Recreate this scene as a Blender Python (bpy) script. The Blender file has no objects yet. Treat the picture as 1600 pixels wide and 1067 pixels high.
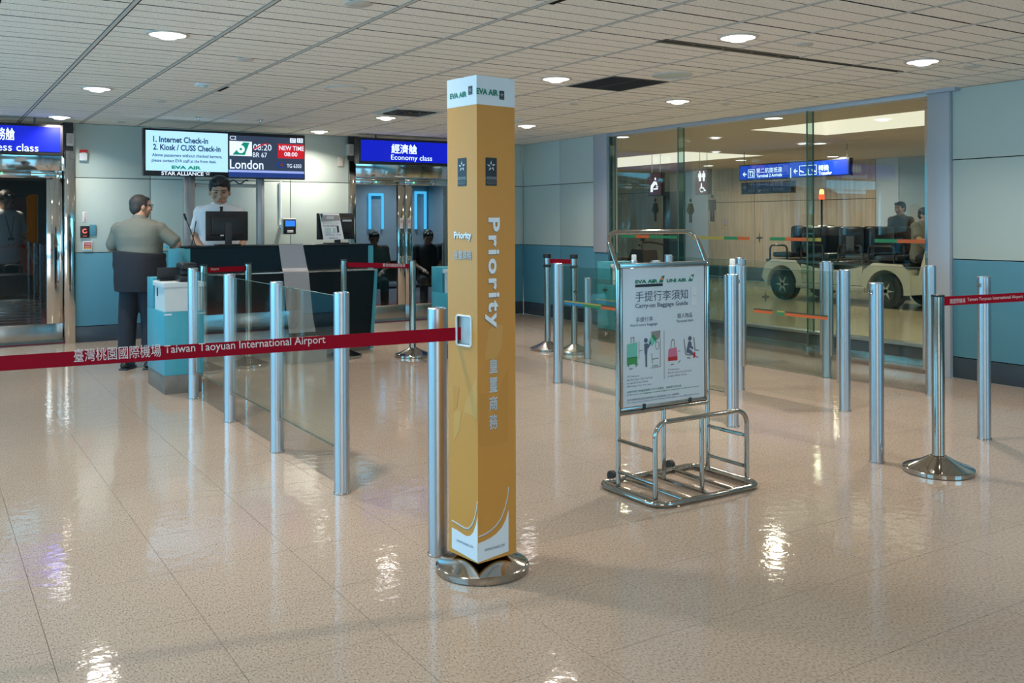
import bpy, bmesh, math, random
from mathutils import Vector, Matrix
random.seed(7)
SC = bpy.context.scene
COL = SC.collection
# ------------------------------------------------------------------ camera
F_PX, YAW, CAM_H, HOR, ROLL = 1474.0, math.radians(32.14), 1.42, 346.6, -0.0035
cam_d = bpy.data.cameras.new('camera'); cam = bpy.data.objects.new('camera', cam_d); COL.objects.link(cam)
cam_d.sensor_fit = 'HORIZONTAL'; cam_d.sensor_width = 36.0; cam_d.lens = 36.0 * F_PX / 1600.0
cam_d.shift_y = -(533.5 - HOR) / 1600.0
cam_d.clip_start = 0.05; cam_d.clip_end = 200
cam.matrix_world = Matrix.Translation((0, 0, CAM_H)) @ Matrix.Rotation(-YAW, 4, 'Z') @ Matrix.Rotation(math.radians(90), 4, 'X') @ Matrix.Rotation(ROLL, 4, 'Z')
SC.camera = cam
# ------------------------------------------------------------------ colour management
SC.view_settings.view_transform = 'Standard'; SC.view_settings.look = 'None'
SC.view_settings.gamma = 1.0; SC.view_settings.use_curve_mapping = False
SC.view_settings.exposure = 0.24
try: SC.cycles.use_denoising = True
except Exception: pass
# ------------------------------------------------------------------ world (daylight outside the windows)
W = bpy.data.worlds.new('world'); SC.world = W; W.use_nodes = True
bgn = W.node_tree.nodes['Background']; bgn.inputs[0].default_value = (0.30, 0.75, 1.0, 1); bgn.inputs[1].default_value = 1.6
# ------------------------------------------------------------------ lights
def area(name, loc, rot, sx, sy, power, col, spread=180, shape='RECTANGLE'):
    l = bpy.data.lights.new(name, 'AREA'); l.shape = shape; l.size = sx
    if shape == 'RECTANGLE': l.size_y = sy
    l.energy = power; l.color = col; l.spread = math.radians(spread)
    o = bpy.data.objects.new(name, l); COL.objects.link(o); o.location = loc; o.rotation_euler = rot
    return o
SKYC = (0.09, 0.58, 1.0)
# daylight entering through the window wall on the left and the windows behind the camera
area('window_daylight', (-3.9, 6.0, 1.45), (0, math.radians(-90), 0), 2.0, 11.0, 205, SKYC)
area('window_daylight', (5.9, -4.9, 1.5), (math.radians(90), 0, 0), 3.2, 1.9, 60, SKYC)
# unseen warm-white fill added behind the camera to lift the ceiling and walls
area('added_fill_light', (-2.0, -4.85, 1.4), (math.radians(90), 0, 0), 3.4, 2.2, 60, (1.0, 0.93, 0.86))
CEIL = 2.61
LAMP_XY = [(1.33, 6.19), (1.33, 8.99), (1.33, 11.6), (4.42, 11.75), (4.49, 9.83), (4.49, 6.45), (4.49, 4.39),
           (6.36, 9.77), (6.36, 7.03), (6.36, 4.34)]
LAMP_BACK = [(1.30, 4.15), (1.33, 1.6), (-1.8, 6.2), (-1.8, 4.15), (-1.8, 1.6), (-1.8, 9.0), (4.49, 1.9), (4.49, -0.9), (6.36, 1.9), (6.36, -0.9), (1.33, -0.9), (-1.8, -2.2)]
WARM = (1.0, 0.885, 0.765)
for x, y in LAMP_XY + LAMP_BACK:
    area('downlight_lamp', (x, y, CEIL - 0.035), (0, 0, 0), 0.17, 0.17, (9 if y < 3 else 20), WARM, 140, 'DISK')
CORR_LAMPS = [(9.0, 8.2), (9.0, 11.2), (9.0, 5.2), (9.0, 14.2), (12.6, 7.5), (12.6, 10.5), (14.6, 14.2), (15.4, 9), (15.4, 12.5), (15.4, 16)]
for x, y in CORR_LAMPS:
    area('corridor_lamp', (x, y, 2.66), (0, 0, 0), 0.2, 0.2, 26, (1.0, 0.82, 0.62), 160, 'DISK')

# ------------------------------------------------------------------ pixel rays (to stand things where the photo shows them)
_s, _c = math.sin(YAW), math.cos(YAW)
def ray(x, y):
    u = x - 800.0; v = y - HOR
    u, v = u + ROLL * v, v - ROLL * u
    return Vector((_s + u / F_PX * _c, _c - u / F_PX * _s, -v / F_PX))
EYE = Vector((0, 0, CAM_H))
def hit(x, y, P0, N):
    d = ray(x, y); t = (Vector(P0) - EYE).dot(N) / d.dot(N)
    return EYE + d * t
def AY(x, y, Y): return hit(x, y, (0, Y, 0), Vector((0, 1, 0)))
def AX(x, y, X): return hit(x, y, (X, 0, 0), Vector((1, 0, 0)))
def AZ(x, y, z=0.0): return hit(x, y, (0, 0, z), Vector((0, 0, 1)))
def project(P):
    d = P[0] * _s + P[1] * _c; l = P[0] * _c - P[1] * _s
    if d < 0.05: return None
    return 800 + l / d * F_PX, HOR + (CAM_H - P[2]) / d * F_PX

# ------------------------------------------------------------------ materials
def nt(name):
    m = bpy.data.materials.new(name); m.use_nodes = True
    return m, m.node_tree, m.node_tree.nodes['Principled BSDF']
def srgb(r, g, b):
    return tuple((v / 255 / 12.92 if v / 255 <= 0.04045 else ((v / 255 + 0.055) / 1.055) ** 2.4) for v in (r, g, b)) + (1,)
def mat(name, col, rough=0.5, metal=0.0, spec=0.5, noise=0.0, nscale=8.0, bump=0.0, bscale=60.0, coat=0.0, stretch=None, emit=None, estr=0.0, sheen=0.0):
    m, t, b = nt(name)
    b.inputs['Base Color'].default_value = col if len(col) == 4 else col + (1,)
    b.inputs['Roughness'].default_value = rough; b.inputs['Metallic'].default_value = metal
    b.inputs['Specular IOR Level'].default_value = spec; b.inputs['Coat Weight'].default_value = coat
    N = t.nodes; L = t.links
    tc = N.new('ShaderNodeTexCoord'); mp = N.new('ShaderNodeMapping'); L.new(tc.outputs['Object'], mp.inputs[0])
    if stretch: mp.inputs['Scale'].default_value = stretch
    nz = N.new('ShaderNodeTexNoise'); nz.inputs['Scale'].default_value = nscale; nz.inputs['Detail'].default_value = 4
    L.new(mp.outputs[0], nz.inputs['Vector'])
    if noise > 0:
        cr = N.new('ShaderNodeMix'); cr.data_type = 'RGBA'
        c = col[:3]
        cr.inputs['A'].default_value = tuple(max(0, v * (1 - noise)) for v in c) + (1,)
        cr.inputs['B'].default_value = tuple(min(1, v * (1 + noise)) for v in c) + (1,)
        L.new(nz.outputs['Fac'], cr.inputs['Factor']); L.new(cr.outputs['Result'], b.inputs['Base Color'])
    mr = N.new('ShaderNodeMapRange'); mr.inputs['To Min'].default_value = max(0.0, rough - 0.05); mr.inputs['To Max'].default_value = min(1, rough + 0.06)
    L.new(nz.outputs['Fac'], mr.inputs['Value']); L.new(mr.outputs[0], b.inputs['Roughness'])
    if bump > 0:
        nb = N.new('ShaderNodeTexNoise'); nb.inputs['Scale'].default_value = bscale; nb.inputs['Detail'].default_value = 3
        L.new(mp.outputs[0], nb.inputs['Vector'])
        bp = N.new('ShaderNodeBump'); bp.inputs['Strength'].default_value = bump; bp.inputs['Distance'].default_value = 0.01
        L.new(nb.outputs['Fac'], bp.inputs['Height']); L.new(bp.outputs[0], b.inputs['Normal'])
    if emit:
        b.inputs['Emission Color'].default_value = emit if len(emit) == 4 else emit + (1,); b.inputs['Emission Strength'].default_value = estr
    return m
M = {}
def floor_mat():
    m, t, b = nt('speckled_vinyl_floor'); N = t.nodes; L = t.links
    tc = N.new('ShaderNodeNewGeometry')
    rot = N.new('ShaderNodeMapping'); rot.inputs['Rotation'].default_value = (0, 0, 0.5); rot.inputs['Scale'].default_value = (1, 0.45, 1); L.new(tc.outputs['Position'], rot.inputs[0])
    v = N.new('ShaderNodeTexNoise'); v.inputs['Scale'].default_value = 170; v.inputs['Detail'].default_value = 2; L.new(rot.outputs[0], v.inputs['Vector'])
    cr = N.new('ShaderNodeValToRGB'); e = cr.color_ramp.elements
    e[0].position = 0.36; e[0].color = (0.26, 0.195, 0.15, 1); e[1].position = 0.46; e[1].color = (0.41, 0.33, 0.262, 1)
    x = cr.color_ramp.elements.new(0.62); x.color = (0.43, 0.35, 0.285, 1); x = cr.color_ramp.elements.new(0.7); x.color = (0.54, 0.46, 0.385, 1)
    L.new(v.outputs['Fac'], cr.inputs[0])
    n2 = N.new('ShaderNodeTexNoise'); n2.inputs['Scale'].default_value = 0.9; n2.inputs['Detail'].default_value = 3; L.new(tc.outputs['Position'], n2.inputs['Vector'])
    mx = N.new('ShaderNodeMix'); mx.data_type = 'RGBA'; mx.blend_type = 'MULTIPLY'; mx.inputs['Factor'].default_value = 0.25
    L.new(cr.outputs[0], mx.inputs['A'])
    g = N.new('ShaderNodeMapRange'); g.inputs['To Min'].default_value = 0.75; g.inputs['To Max'].default_value = 1.2; L.new(n2.outputs['Fac'], g.inputs[0]); L.new(g.outputs[0], mx.inputs['B'])
    L.new(mx.outputs['Result'], b.inputs['Base Color'])
    r = N.new('ShaderNodeMapRange'); r.inputs['To Min'].default_value = 0.045; r.inputs['To Max'].default_value = 0.085; L.new(n2.outputs['Fac'], r.inputs[0]); L.new(r.outputs[0], b.inputs['Roughness'])
    wv = N.new('ShaderNodeTexNoise'); wv.inputs['Scale'].default_value = 15; wv.inputs['Detail'].default_value = 3; L.new(tc.outputs['Position'], wv.inputs['Vector'])
    bp = N.new('ShaderNodeBump'); bp.inputs['Strength'].default_value = 0.13; bp.inputs['Distance'].default_value = 0.01; L.new(wv.outputs['Fac'], bp.inputs['Height']); L.new(bp.outputs[0], b.inputs['Normal'])
    b.inputs['Specular IOR Level'].default_value = 0.32
    return m
def ceil_mat():
    m, t, b = nt('mineral_fibre_ceiling'); N = t.nodes; L = t.links
    tc = N.new('ShaderNodeNewGeometry')
    v = N.new('ShaderNodeTexNoise'); v.inputs['Scale'].default_value = 95; v.inputs['Detail'].default_value = 3; L.new(tc.outputs['Position'], v.inputs['Vector'])
    cr = N.new('ShaderNodeValToRGB'); e = cr.color_ramp.elements
    e[0].position = 0.34; e[0].color = (0.55, 0.49, 0.42, 1); e[1].position = 0.44; e[1].color = (0.86, 0.82, 0.75, 1)
    L.new(v.outputs['Fac'], cr.inputs[0]); L.new(cr.outputs[0], b.inputs['Base Color'])
    b.inputs['Roughness'].default_value = 0.9; b.inputs['Specular IOR Level'].default_value = 0.15
    bp = N.new('ShaderNodeBump'); bp.inputs['Strength'].default_value = 0.3; bp.inputs['Distance'].default_value = 0.004; L.new(v.outputs['Fac'], bp.inputs['Height']); L.new(bp.outputs[0], b.inputs['Normal'])
    return m
def glass_mat(name, tint, f0=0.04, rough=0.0, streak=0.0):
    m = bpy.data.materials.new(name); m.use_nodes = True; t = m.node_tree; N = t.nodes; L = t.links
    N.remove(N['Principled BSDF']); out = N['Material Output']
    tr = N.new('ShaderNodeBsdfTransparent'); tr.inputs[0].default_value = tint + (1,)
    gl = N.new('ShaderNodeBsdfGlossy'); gl.inputs['Roughness'].default_value = rough; gl.inputs['Color'].default_value = (0.95, 1, 1, 1)
    lw = N.new('ShaderNodeLayerWeight'); pw = N.new('ShaderNodeMath'); pw.operation = 'POWER'; pw.inputs[1].default_value = 5; L.new(lw.outputs['Facing'], pw.inputs[0])
    fr = N.new('ShaderNodeMapRange'); fr.inputs['To Min'].default_value = f0; fr.inputs['To Max'].default_value = 1.0; L.new(pw.outputs[0], fr.inputs[0])
    mx = N.new('ShaderNodeMixShader'); L.new(fr.outputs[0], mx.inputs[0]); L.new(tr.outputs[0], mx.inputs[1]); L.new(gl.outputs[0], mx.inputs[2])
    L.new(mx.outputs[0], out.inputs['Surface'])
    return m
def brushed(name, col, rough, scale=(1, 1, 0.02), amt=0.12, bump=0.02):
    return mat(name, col, rough, 1.0, 0.5, noise=amt, nscale=30, bump=bump, bscale=90, stretch=scale)
def emis(name, col, s, rough=0.4):
    m, t, b = nt(name); b.inputs['Base Color'].default_value = tuple(v * 0.3 for v in col[:3]) + (1,)
    b.inputs['Emission Color'].default_value = tuple(col[:3]) + (1,); b.inputs['Emission Strength'].default_value = s; b.inputs['Roughness'].default_value = rough
    return m
def wood_mat():
    m, t, b = nt('beige_wood_veneer'); N = t.nodes; L = t.links
    tc = N.new('ShaderNodeNewGeometry'); mp = N.new('ShaderNodeMapping'); mp.inputs['Scale'].default_value = (6, 6, 0.35); L.new(tc.outputs['Position'], mp.inputs[0])
    v = N.new('ShaderNodeTexNoise'); v.inputs['Scale'].default_value = 3; v.inputs['Detail'].default_value = 6; L.new(mp.outputs[0], v.inputs['Vector'])
    cr = N.new('ShaderNodeValToRGB'); e = cr.color_ramp.elements
    e[0].position = 0.3; e[0].color = (0.33, 0.25, 0.18, 1); e[1].position = 0.7; e[1].color = (0.46, 0.36, 0.27, 1)
    L.new(v.outputs['Fac'], cr.inputs[0]); L.new(cr.outputs[0], b.inputs['Base Color']); b.inputs['Roughness'].default_value = 0.4
    return m
M['floor'] = floor_mat(); M['ceil'] = ceil_mat(); M['wood'] = wood_mat()
M['joint'] = mat('dark_joint', (0.02, 0.017, 0.015), 0.95, spec=0.05)
M['floor_joint'] = mat('floor_joint', (0.27, 0.21, 0.165), 0.8)
M['gridbar'] = mat('painted_ceiling_bar', (0.52, 0.50, 0.46), 0.5, 0.0)
M['wall_pale'] = mat('pale_green_wall_panel', (0.47, 0.56, 0.53), 0.42, noise=0.03, nscale=2)
M['wall_teal'] = mat('teal_wall_panel', (0.078, 0.255, 0.35), 0.4, noise=0.04, nscale=2)
M['base_dark'] = mat('dark_blue_skirting', (0.035, 0.055, 0.075), 0.35, noise=0.1)
M['wall_plain'] = mat('plain_wall_paint', (0.5, 0.55, 0.54), 0.8, noise=0.03)
M['steel'] = brushed('brushed_steel', (0.45, 0.44, 0.42), 0.24)
M['mirror'] = mat('mirror_polished_steel', (0.62, 0.60, 0.57), 0.06, 1.0, bump=0.03, bscale=3)
M['chrome'] = mat('polished_chrome_tube', (0.43, 0.40, 0.36), 0.09, 1.0, bump=0.015, bscale=40)
M['alu'] = mat('satin_aluminium', (0.50, 0.51, 0.53), 0.34, 1.0, noise=0.03, nscale=3)
M['greypaint'] = mat('grey_painted_steel', (0.42, 0.45, 0.50), 0.45, 0.2)
M['glass'] = glass_mat('clear_glass', (0.90, 0.97, 0.95))
M['glass_edge'] = glass_mat('green_edge_glass', (0.74, 0.87, 0.84))
M['glass_door'] = glass_mat('smoked_door_glass', (0.62, 0.66, 0.68))
M['glass_low'] = glass_mat('barrier_glass', (0.86, 0.90, 0.87))
M['glass_rim'] = mat('glass_polished_rim', (0.06, 0.13, 0.11), 0.2, 0.0)
M['black'] = mat('black_plastic', (0.012, 0.012, 0.014), 0.35)
M['dark'] = mat('dark_grey_plastic', (0.03, 0.032, 0.036), 0.5)
M['counter'] = mat('dark_navy_laminate', (0.003, 0.012, 0.018), 0.4, spec=0.2, noise=0.1)
M['teal_lam'] = mat('teal_laminate', (0.06, 0.33, 0.41), 0.35, noise=0.04)
M['stone'] = mat('grey_stone_plinth', (0.16, 0.14, 0.12), 0.35, noise=0.35, nscale=14)
M['white_pl'] = mat('pale_grey_box_plastic', (0.60, 0.64, 0.64), 0.45, noise=0.03)
M['paper'] = mat('white_paper', (0.78, 0.78, 0.78), 0.7, noise=0.02)
M['sheet'] = mat('grey_white_cloth_sheet', (0.72, 0.73, 0.77), 0.75, noise=0.05, nscale=4)
M['belt'] = mat('red_webbing_belt', (0.30, 0.0, 0.012), 0.7, spec=0.15, bump=0.2, bscale=400)
M['belt_ink'] = mat('pale_belt_print', (0.75, 0.60, 0.58), 0.6)
M['gold'] = mat('gold_printed_card', (0.61, 0.270, 0.045), 0.42, noise=0.05, nscale=1.5)
M['gold_light'] = mat('light_gold_print', (0.62, 0.315, 0.075), 0.42)
M['gold_dark'] = mat('deep_gold_print', (0.56, 0.25, 0.04), 0.42)
M['card_white'] = mat('white_printed_card', (0.72, 0.76, 0.80), 0.4)
M['ink_white'] = mat('white_print', (0.80, 0.85, 0.90), 0.45)
M['ink_grey'] = mat('grey_print', (0.28, 0.26, 0.25), 0.45)
M['ink_black'] = mat('black_print', (0.02, 0.022, 0.026), 0.45)
M['ink_star'] = mat('silver_print', (0.62, 0.64, 0.66), 0.4)
M['ink_green'] = mat('green_print', (0.0, 0.20, 0.115), 0.45)
M['ink_shadow'] = mat('drop_shadow_print', (0.25, 0.20, 0.14), 0.5)
M['ink_orange'] = mat('orange_print', (0.75, 0.22, 0.03), 0.45)
M['ink_red'] = mat('red_print', (0.50, 0.02, 0.02), 0.45)
M['ink_teal'] = mat('mint_print', (0.17, 0.55, 0.45), 0.5)
M['ink_dgreen'] = mat('leaf_green_print', (0.05, 0.30, 0.09), 0.5)
M['ink_pink'] = mat('rose_print', (0.62, 0.16, 0.26), 0.5)
M['ink_slate'] = mat('slate_print', (0.10, 0.12, 0.18), 0.5)
M['poster'] = mat('pale_poster_board', (0.66, 0.74, 0.80), 0.35)
M['skin'] = mat('skin', (0.46, 0.26, 0.17), 0.5, noise=0.08, nscale=10)
M['hair'] = mat('black_hair', (0.012, 0.011, 0.011), 0.5, noise=0.5, nscale=60, bump=0.4, bscale=120, stretch=(1, 1, 0.3))
M['hair_grey'] = mat('greying_hair', (0.032, 0.032, 0.032), 0.6, noise=0.6, nscale=60, bump=0.4, bscale=120)
M['shirt_white'] = mat('white_shirt_cotton', (0.62, 0.66, 0.70), 0.8, noise=0.05, bump=0.3, bscale=18)
M['shirt_olive'] = mat('olive_grey_polo_cotton', (0.155, 0.165, 0.14), 0.85, noise=0.08, bump=0.45, bscale=12)
M['jacket'] = mat('dark_navy_fabric', (0.013, 0.016, 0.024), 0.85, noise=0.15, bump=0.5, bscale=12)
M['trouser'] = mat('black_trouser_fabric', (0.013, 0.017, 0.026), 0.85, noise=0.15, bump=0.5, bscale=14)
M['shoe'] = mat('black_shoe_leather', (0.015, 0.015, 0.016), 0.4)
M['brown_cloth'] = mat('brown_cloth', (0.10, 0.07, 0.05), 0.9)
M['blue_edge'] = mat('blue_collar_trim', (0.02, 0.06, 0.22), 0.7)
M['lamp'] = emis('lamp_diffuser', (1.0, 0.95, 0.88), 3.0)
M['lamp_core'] = emis('lamp_bulb', (1.0, 0.97, 1.0), 9.0)
M['cove'] = emis('cove_light', (1.0, 0.86, 0.68), 0.80)
M['led_blue'] = emis('blue_led_panel', (0.0, 0.008, 0.50), 0.9, 0.3)
M['led_white'] = emis('white_led_text', (0.80, 1.0, 1.0), 1.1)
M['scr_pale'] = emis('pale_blue_screen', (0.42, 0.72, 0.98), 0.95, 0.25)
M['scr_dark'] = emis('dark_blue_screen', (0.028, 0.042, 0.082), 0.8, 0.25)
M['scr_text_b'] = emis('navy_screen_text', (0.005, 0.055, 0.14), 0.6)
M['scr_text_g'] = emis('green_screen_text', (0.0, 0.28, 0.18), 0.7)
M['scr_text_w'] = emis('white_screen_text', (0.75, 0.85, 1.0), 0.95)
M['scr_red'] = emis('red_screen_panel', (0.56, 0.004, 0.012), 0.85)
M['scr_band'] = emis('lavender_screen_band', (0.33, 0.42, 0.85), 0.8)
M['scr_navy'] = emis('navy_screen_band', (0.01, 0.035, 0.20), 0.8)
M['sign_blue'] = emis('blue_lightbox', (0.0, 0.045, 0.55), 0.75)
M['sign_maroon'] = emis('maroon_lightbox', (0.05, 0.002, 0.006), 0.8)
M['sign_white'] = emis('white_lightbox', (0.85, 0.80, 0.85), 1.1)
M['sign_cyan'] = emis('cyan_lightbox_text', (0.45, 0.78, 1.0), 0.9)
M['sign_off'] = mat('unlit_navy_sign', (0.02, 0.022, 0.05), 0.4)
M['sign_offtext'] = mat('unlit_grey_sign_text', (0.22, 0.22, 0.28), 0.5)
M['cyan_tube'] = emis('cyan_light_strip', (0.10, 0.60, 1.0), 1.6)
M['cyan_panel'] = emis('cyan_backlit_panel', (0.06, 0.30, 0.44), 0.55)
M['niche'] = mat('pale_niche_wall', (0.30, 0.36, 0.40), 0.6)
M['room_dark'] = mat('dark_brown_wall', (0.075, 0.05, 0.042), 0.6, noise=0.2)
M['carpet'] = mat('red_carpet', (0.22, 0.035, 0.035), 0.95, noise=0.2, nscale=40)
M['orange_w'] = mat('orange_wall_print', (0.24, 0.08, 0.04), 0.6)
M['cart'] = mat('cream_cart_body', (0.62, 0.58, 0.48), 0.3, noise=0.04)
M['rubber'] = mat('black_rubber', (0.015, 0.015, 0.015), 0.7)
M['seat_blk'] = mat('black_vinyl_seat', (0.015, 0.02, 0.028), 0.3)
M['beacon'] = emis('red_beacon', (1.0, 0.05, 0.012), 3.0)
M['beacon_y'] = emis('amber_beacon', (1.0, 0.50, 0.16), 2.2)
M['led_green'] = emis('green_indicator', (0.1, 1.0, 0.3), 2.0)
M['screen_blue'] = emis('blue_device_screen', (0.02, 0.18, 0.75), 1.0)
M['panel_red_led'] = emis('red_led_symbol', (1.0, 0.15, 0.12), 1.2)
M['red'] = mat('red_plastic', (0.45, 0.01, 0.01), 0.4)
M['yellow'] = mat('yellow_print', (0.6, 0.40, 0.03), 0.5)
M['st_green'] = mat('green_sticker', (0.02, 0.22, 0.09), 0.5)
M['st_orange'] = mat('orange_sticker', (0.55, 0.12, 0.03), 0.5)
M['st_olive'] = mat('olive_sticker', (0.38, 0.32, 0.07), 0.5)
M['st_blue'] = mat('blue_sticker', (0.02, 0.20, 0.40), 0.5)
M['st_dark'] = mat('dark_sticker', (0.05, 0.06, 0.04), 0.5)
M['corr_wall2'] = mat('pale_blue_corridor_wall', (0.42, 0.48, 0.58), 0.5)
M['corr_ceil'] = mat('corridor_ceiling_paint', (0.46, 0.39, 0.30), 0.7)
M['corr_floor'] = mat('polished_beige_corridor_floor', (0.62, 0.52, 0.38), 0.14, noise=0.05, bump=0.03, bscale=5)
M['carton'] = mat('grey_cardboard', (0.32, 0.29, 0.25), 0.8, noise=0.1)

# ------------------------------------------------------------------ mesh helpers
class MB:
    def __init__(s): s.b = bmesh.new()
    def box(s, x0, x1, y0, y1, z0, z1, rot=0.0, bev=0.0):
        g = bmesh.ops.create_cube(s.b, size=1.0)
        vs = g['verts']
        bmesh.ops.scale(s.b, vec=(x1 - x0, y1 - y0, z1 - z0), verts=vs)
        if bev > 0:
            es = list({e for v in vs for e in v.link_edges})
            r = bmesh.ops.bevel(s.b, geom=es, offset=bev, segments=2, affect='EDGES', profile=0.5)
            vs = list({v for f in r['faces'] for v in f.verts} | {v for v in vs if v.is_valid})
        if rot: bmesh.ops.rotate(s.b, matrix=Matrix.Rotation(rot, 3, 'Z'), verts=vs)
        bmesh.ops.translate(s.b, vec=((x0 + x1) / 2, (y0 + y1) / 2, (z0 + z1) / 2), verts=vs)
        return s
    def prism(s, pts, vec):
        """closed polygon pts (3D) extruded by vec"""
        n = len(pts); vec = Vector(vec)
        a = [s.b.verts.new(Vector(p)) for p in pts]; c = [s.b.verts.new(Vector(p) + vec) for p in pts]
        s.b.faces.new(a); s.b.faces.new(c[::-1])
        for i in range(n): s.b.faces.new((a[i], c[i], c[(i + 1) % n], a[(i + 1) % n]))
        return s
    def poly(s, pts):
        s.b.faces.new([s.b.verts.new(Vector(p)) for p in pts]); return s
    def tube(s, pts, r, n=10, closed=False, caps=True, r2=None):
        P = [Vector(p) for p in pts]; m = len(P); rings = []
        T = []
        for i in range(m):
            if closed: t = (P[(i + 1) % m] - P[i - 1])
            else: t = P[min(i + 1, m - 1)] - P[max(i - 1, 0)]
            T.append(t.normalized())
        nrm = T[0].orthogonal().normalized()
        for i in range(m):
            nrm = (nrm - T[i] * nrm.dot(T[i])).normalized(); bn = T[i].cross(nrm)
            rr = r if r2 is None else r + (r2 - r) * i / (m - 1)
            rings.append([s.b.verts.new(P[i] + (nrm * math.cos(2 * math.pi * k / n) + bn * math.sin(2 * math.pi * k / n)) * rr) for k in range(n)])
        rng = m if closed else m - 1
        for i in range(rng):
            A, B = rings[i], rings[(i + 1) % m]
            off = 0
            if closed and i == m - 1:
                off = min(range(n), key=lambda o: sum((A[k].co - B[(k + o) % n].co).length for k in range(n)))
            for k in range(n):
                s.b.faces.new((A[k], A[(k + 1) % n], B[(k + 1 + off) % n], B[(k + off) % n]))
        if caps and not closed: s.b.faces.new(rings[0][::-1]); s.b.faces.new(rings[-1])
        return s
    def lathe(s, prof, cx=0, cy=0, n=24):
        """prof list of (r,z) bottom to top around vertical axis"""
        rings = []
        for r, z in prof:
            if r < 1e-6: rings.append([s.b.verts.new((cx, cy, z))])
            else: rings.append([s.b.verts.new((cx + r * math.cos(2 * math.pi * k / n), cy + r * math.sin(2 * math.pi * k / n), z)) for k in range(n)])
        for A, B in zip(rings, rings[1:]):
            if len(A) == 1 and len(B) == 1: continue
            for k in range(n):
                k2 = (k + 1) % n
                if len(A) == 1: s.b.faces.new((A[0], B[k2], B[k]))
                elif len(B) == 1: s.b.faces.new((A[k], A[k2], B[0]))
                else: s.b.faces.new((A[k], A[k2], B[k2], B[k]))
        return s
    def ball(s, c, r, seg=12):
        g = bmesh.ops.create_uvsphere(s.b, u_segments=seg, v_segments=max(6, seg // 2 + 2), radius=1.0)
        if isinstance(r, (int, float)): r = (r, r, r)
        bmesh.ops.scale(s.b, vec=r, verts=g['verts']); bmesh.ops.translate(s.b, vec=c, verts=g['verts']); return s
    def mesh(s, name, material, smooth=True, off=None):
        bmesh.ops.recalc_face_normals(s.b, faces=s.b.faces[:])
        if off is not None: bmesh.ops.translate(s.b, vec=-Vector(off), verts=s.b.verts[:])
        me = bpy.data.meshes.new(name); s.b.to_mesh(me); s.b.free()
        if material: me.materials.append(material)
        if smooth:
            me.polygons.foreach_set('use_smooth', [True] * len(me.polygons))
            try: me.set_sharp_from_angle(angle=math.radians(35))
            except Exception: pass
        return me
def new(name, me, parent=None, loc=None):
    o = bpy.data.objects.new(name, me); COL.objects.link(o)
    if parent is not None: o.parent = parent
    if loc is not None: o.location = loc
    return o
def org(parent):
    v = Vector((0, 0, 0)); p = parent
    while p is not None: v = v + p.location; p = p.parent
    return v
def part(name, mb, m, parent, smooth=True, label=None):
    """mesh given in world coordinates; parents only carry a location"""
    o = new(name, mb.mesh(name, M[m] if isinstance(m, str) else m, smooth, org(parent)), parent)
    if label: o['label'] = label
    return o
def thing(name, label, cat, loc=(0, 0, 0), group=None):
    o = bpy.data.objects.new(name, None); COL.objects.link(o); o.location = loc; o.empty_display_size = 0.1
    o['label'] = label; o['category'] = cat
    if group: o['group'] = group
    return o
def solid(name, mb, m, label, cat, loc=(0, 0, 0), group=None):
    o = new(name, mb.mesh(name, M[m], True, loc)); o.location = loc
    o['label'] = label; o['category'] = cat
    if group: o['group'] = group
    return o
def struct(name, mb, m, parent=None, label=None):
    o = new(name, mb.mesh(name, M[m], True, org(parent)), parent)
    if parent is None: o['kind'] = 'structure'
    if label: o['label'] = label
    return o
def copy_tree(root, dloc, label=None):
    def rec(o, par):
        c = o.copy(); COL.objects.link(c); c.parent = par
        for ch in o.children: rec(ch, c)
        return c
    r = rec(root, None); r.location = root.location + Vector(dloc)
    if label: r['label'] = label
    return r
def arc(p0, corner, p1, r, n=5):
    """round the corner p0-corner-p1 with radius r"""
    p0, c, p1 = Vector(p0), Vector(corner), Vector(p1)
    a = (p0 - c).normalized(); b = (p1 - c).normalized(); ang = a.angle(b)
    t = min(r / math.tan(ang / 2), (p0 - c).length * .98, (p1 - c).length * .98); r = t * math.tan(ang / 2)
    ctr = c + (a + b).normalized() * (r / math.sin(ang / 2))
    s = c + a * t; e = c + b * t; out = []
    va = (s - ctr); vb = (e - ctr); th = va.angle(vb)
    for i in range(n + 1):
        k = i / n; out.append(ctr + (va * math.sin((1 - k) * th) + vb * math.sin(k * th)) / math.sin(th))
    return out
def path(pts, r, closed=False, n=5):
    P = [Vector(p) for p in pts]; out = []
    m = len(P)
    for i in range(m):
        if not closed and i in (0, m - 1): out.append(P[i]); continue
        out += arc(P[i - 1], P[i], P[(i + 1) % m], r, n)
    return out

# ------------------------------------------------------------------ flat print on surfaces
class Face:
    """a flat surface: R = reading direction, U = up, N = outward normal"""
    def __init__(s, P0, R, U): s.P = Vector(P0); s.R = Vector(R).normalized(); s.U = Vector(U).normalized(); s.N = s.R.cross(s.U)
    def uv(s, x, y):
        q = hit(x, y, s.P, s.N) - s.P; return q.dot(s.R), q.dot(s.U)
    def at(s, u, v, d=0.0): return s.P + s.R * u + s.U * v + s.N * d
    def px(s, x, y, d=0.0): return s.at(*s.uv(x, y), d)
def poly_uv(name, f, pts, m, parent, d=0.0015, label=None):
    b = MB(); b.prism([f.at(u, v, d * 0.2) for u, v in pts], f.N * (d * 0.8)); return part(name, b, m, parent, False, label)
def poly_px(name, f, pts, m, parent, d=0.0015, label=None):
    return poly_uv(name, f, [f.uv(*p) for p in pts], m, parent, d, label)
def disc_uv(name, f, u, v, ru, rv, m, parent, d=0.0015, n=20):
    return poly_uv(name, f, [(u + ru * math.cos(2 * math.pi * k / n), v + rv * math.sin(2 * math.pi * k / n)) for k in range(n)], m, parent, d)
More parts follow.
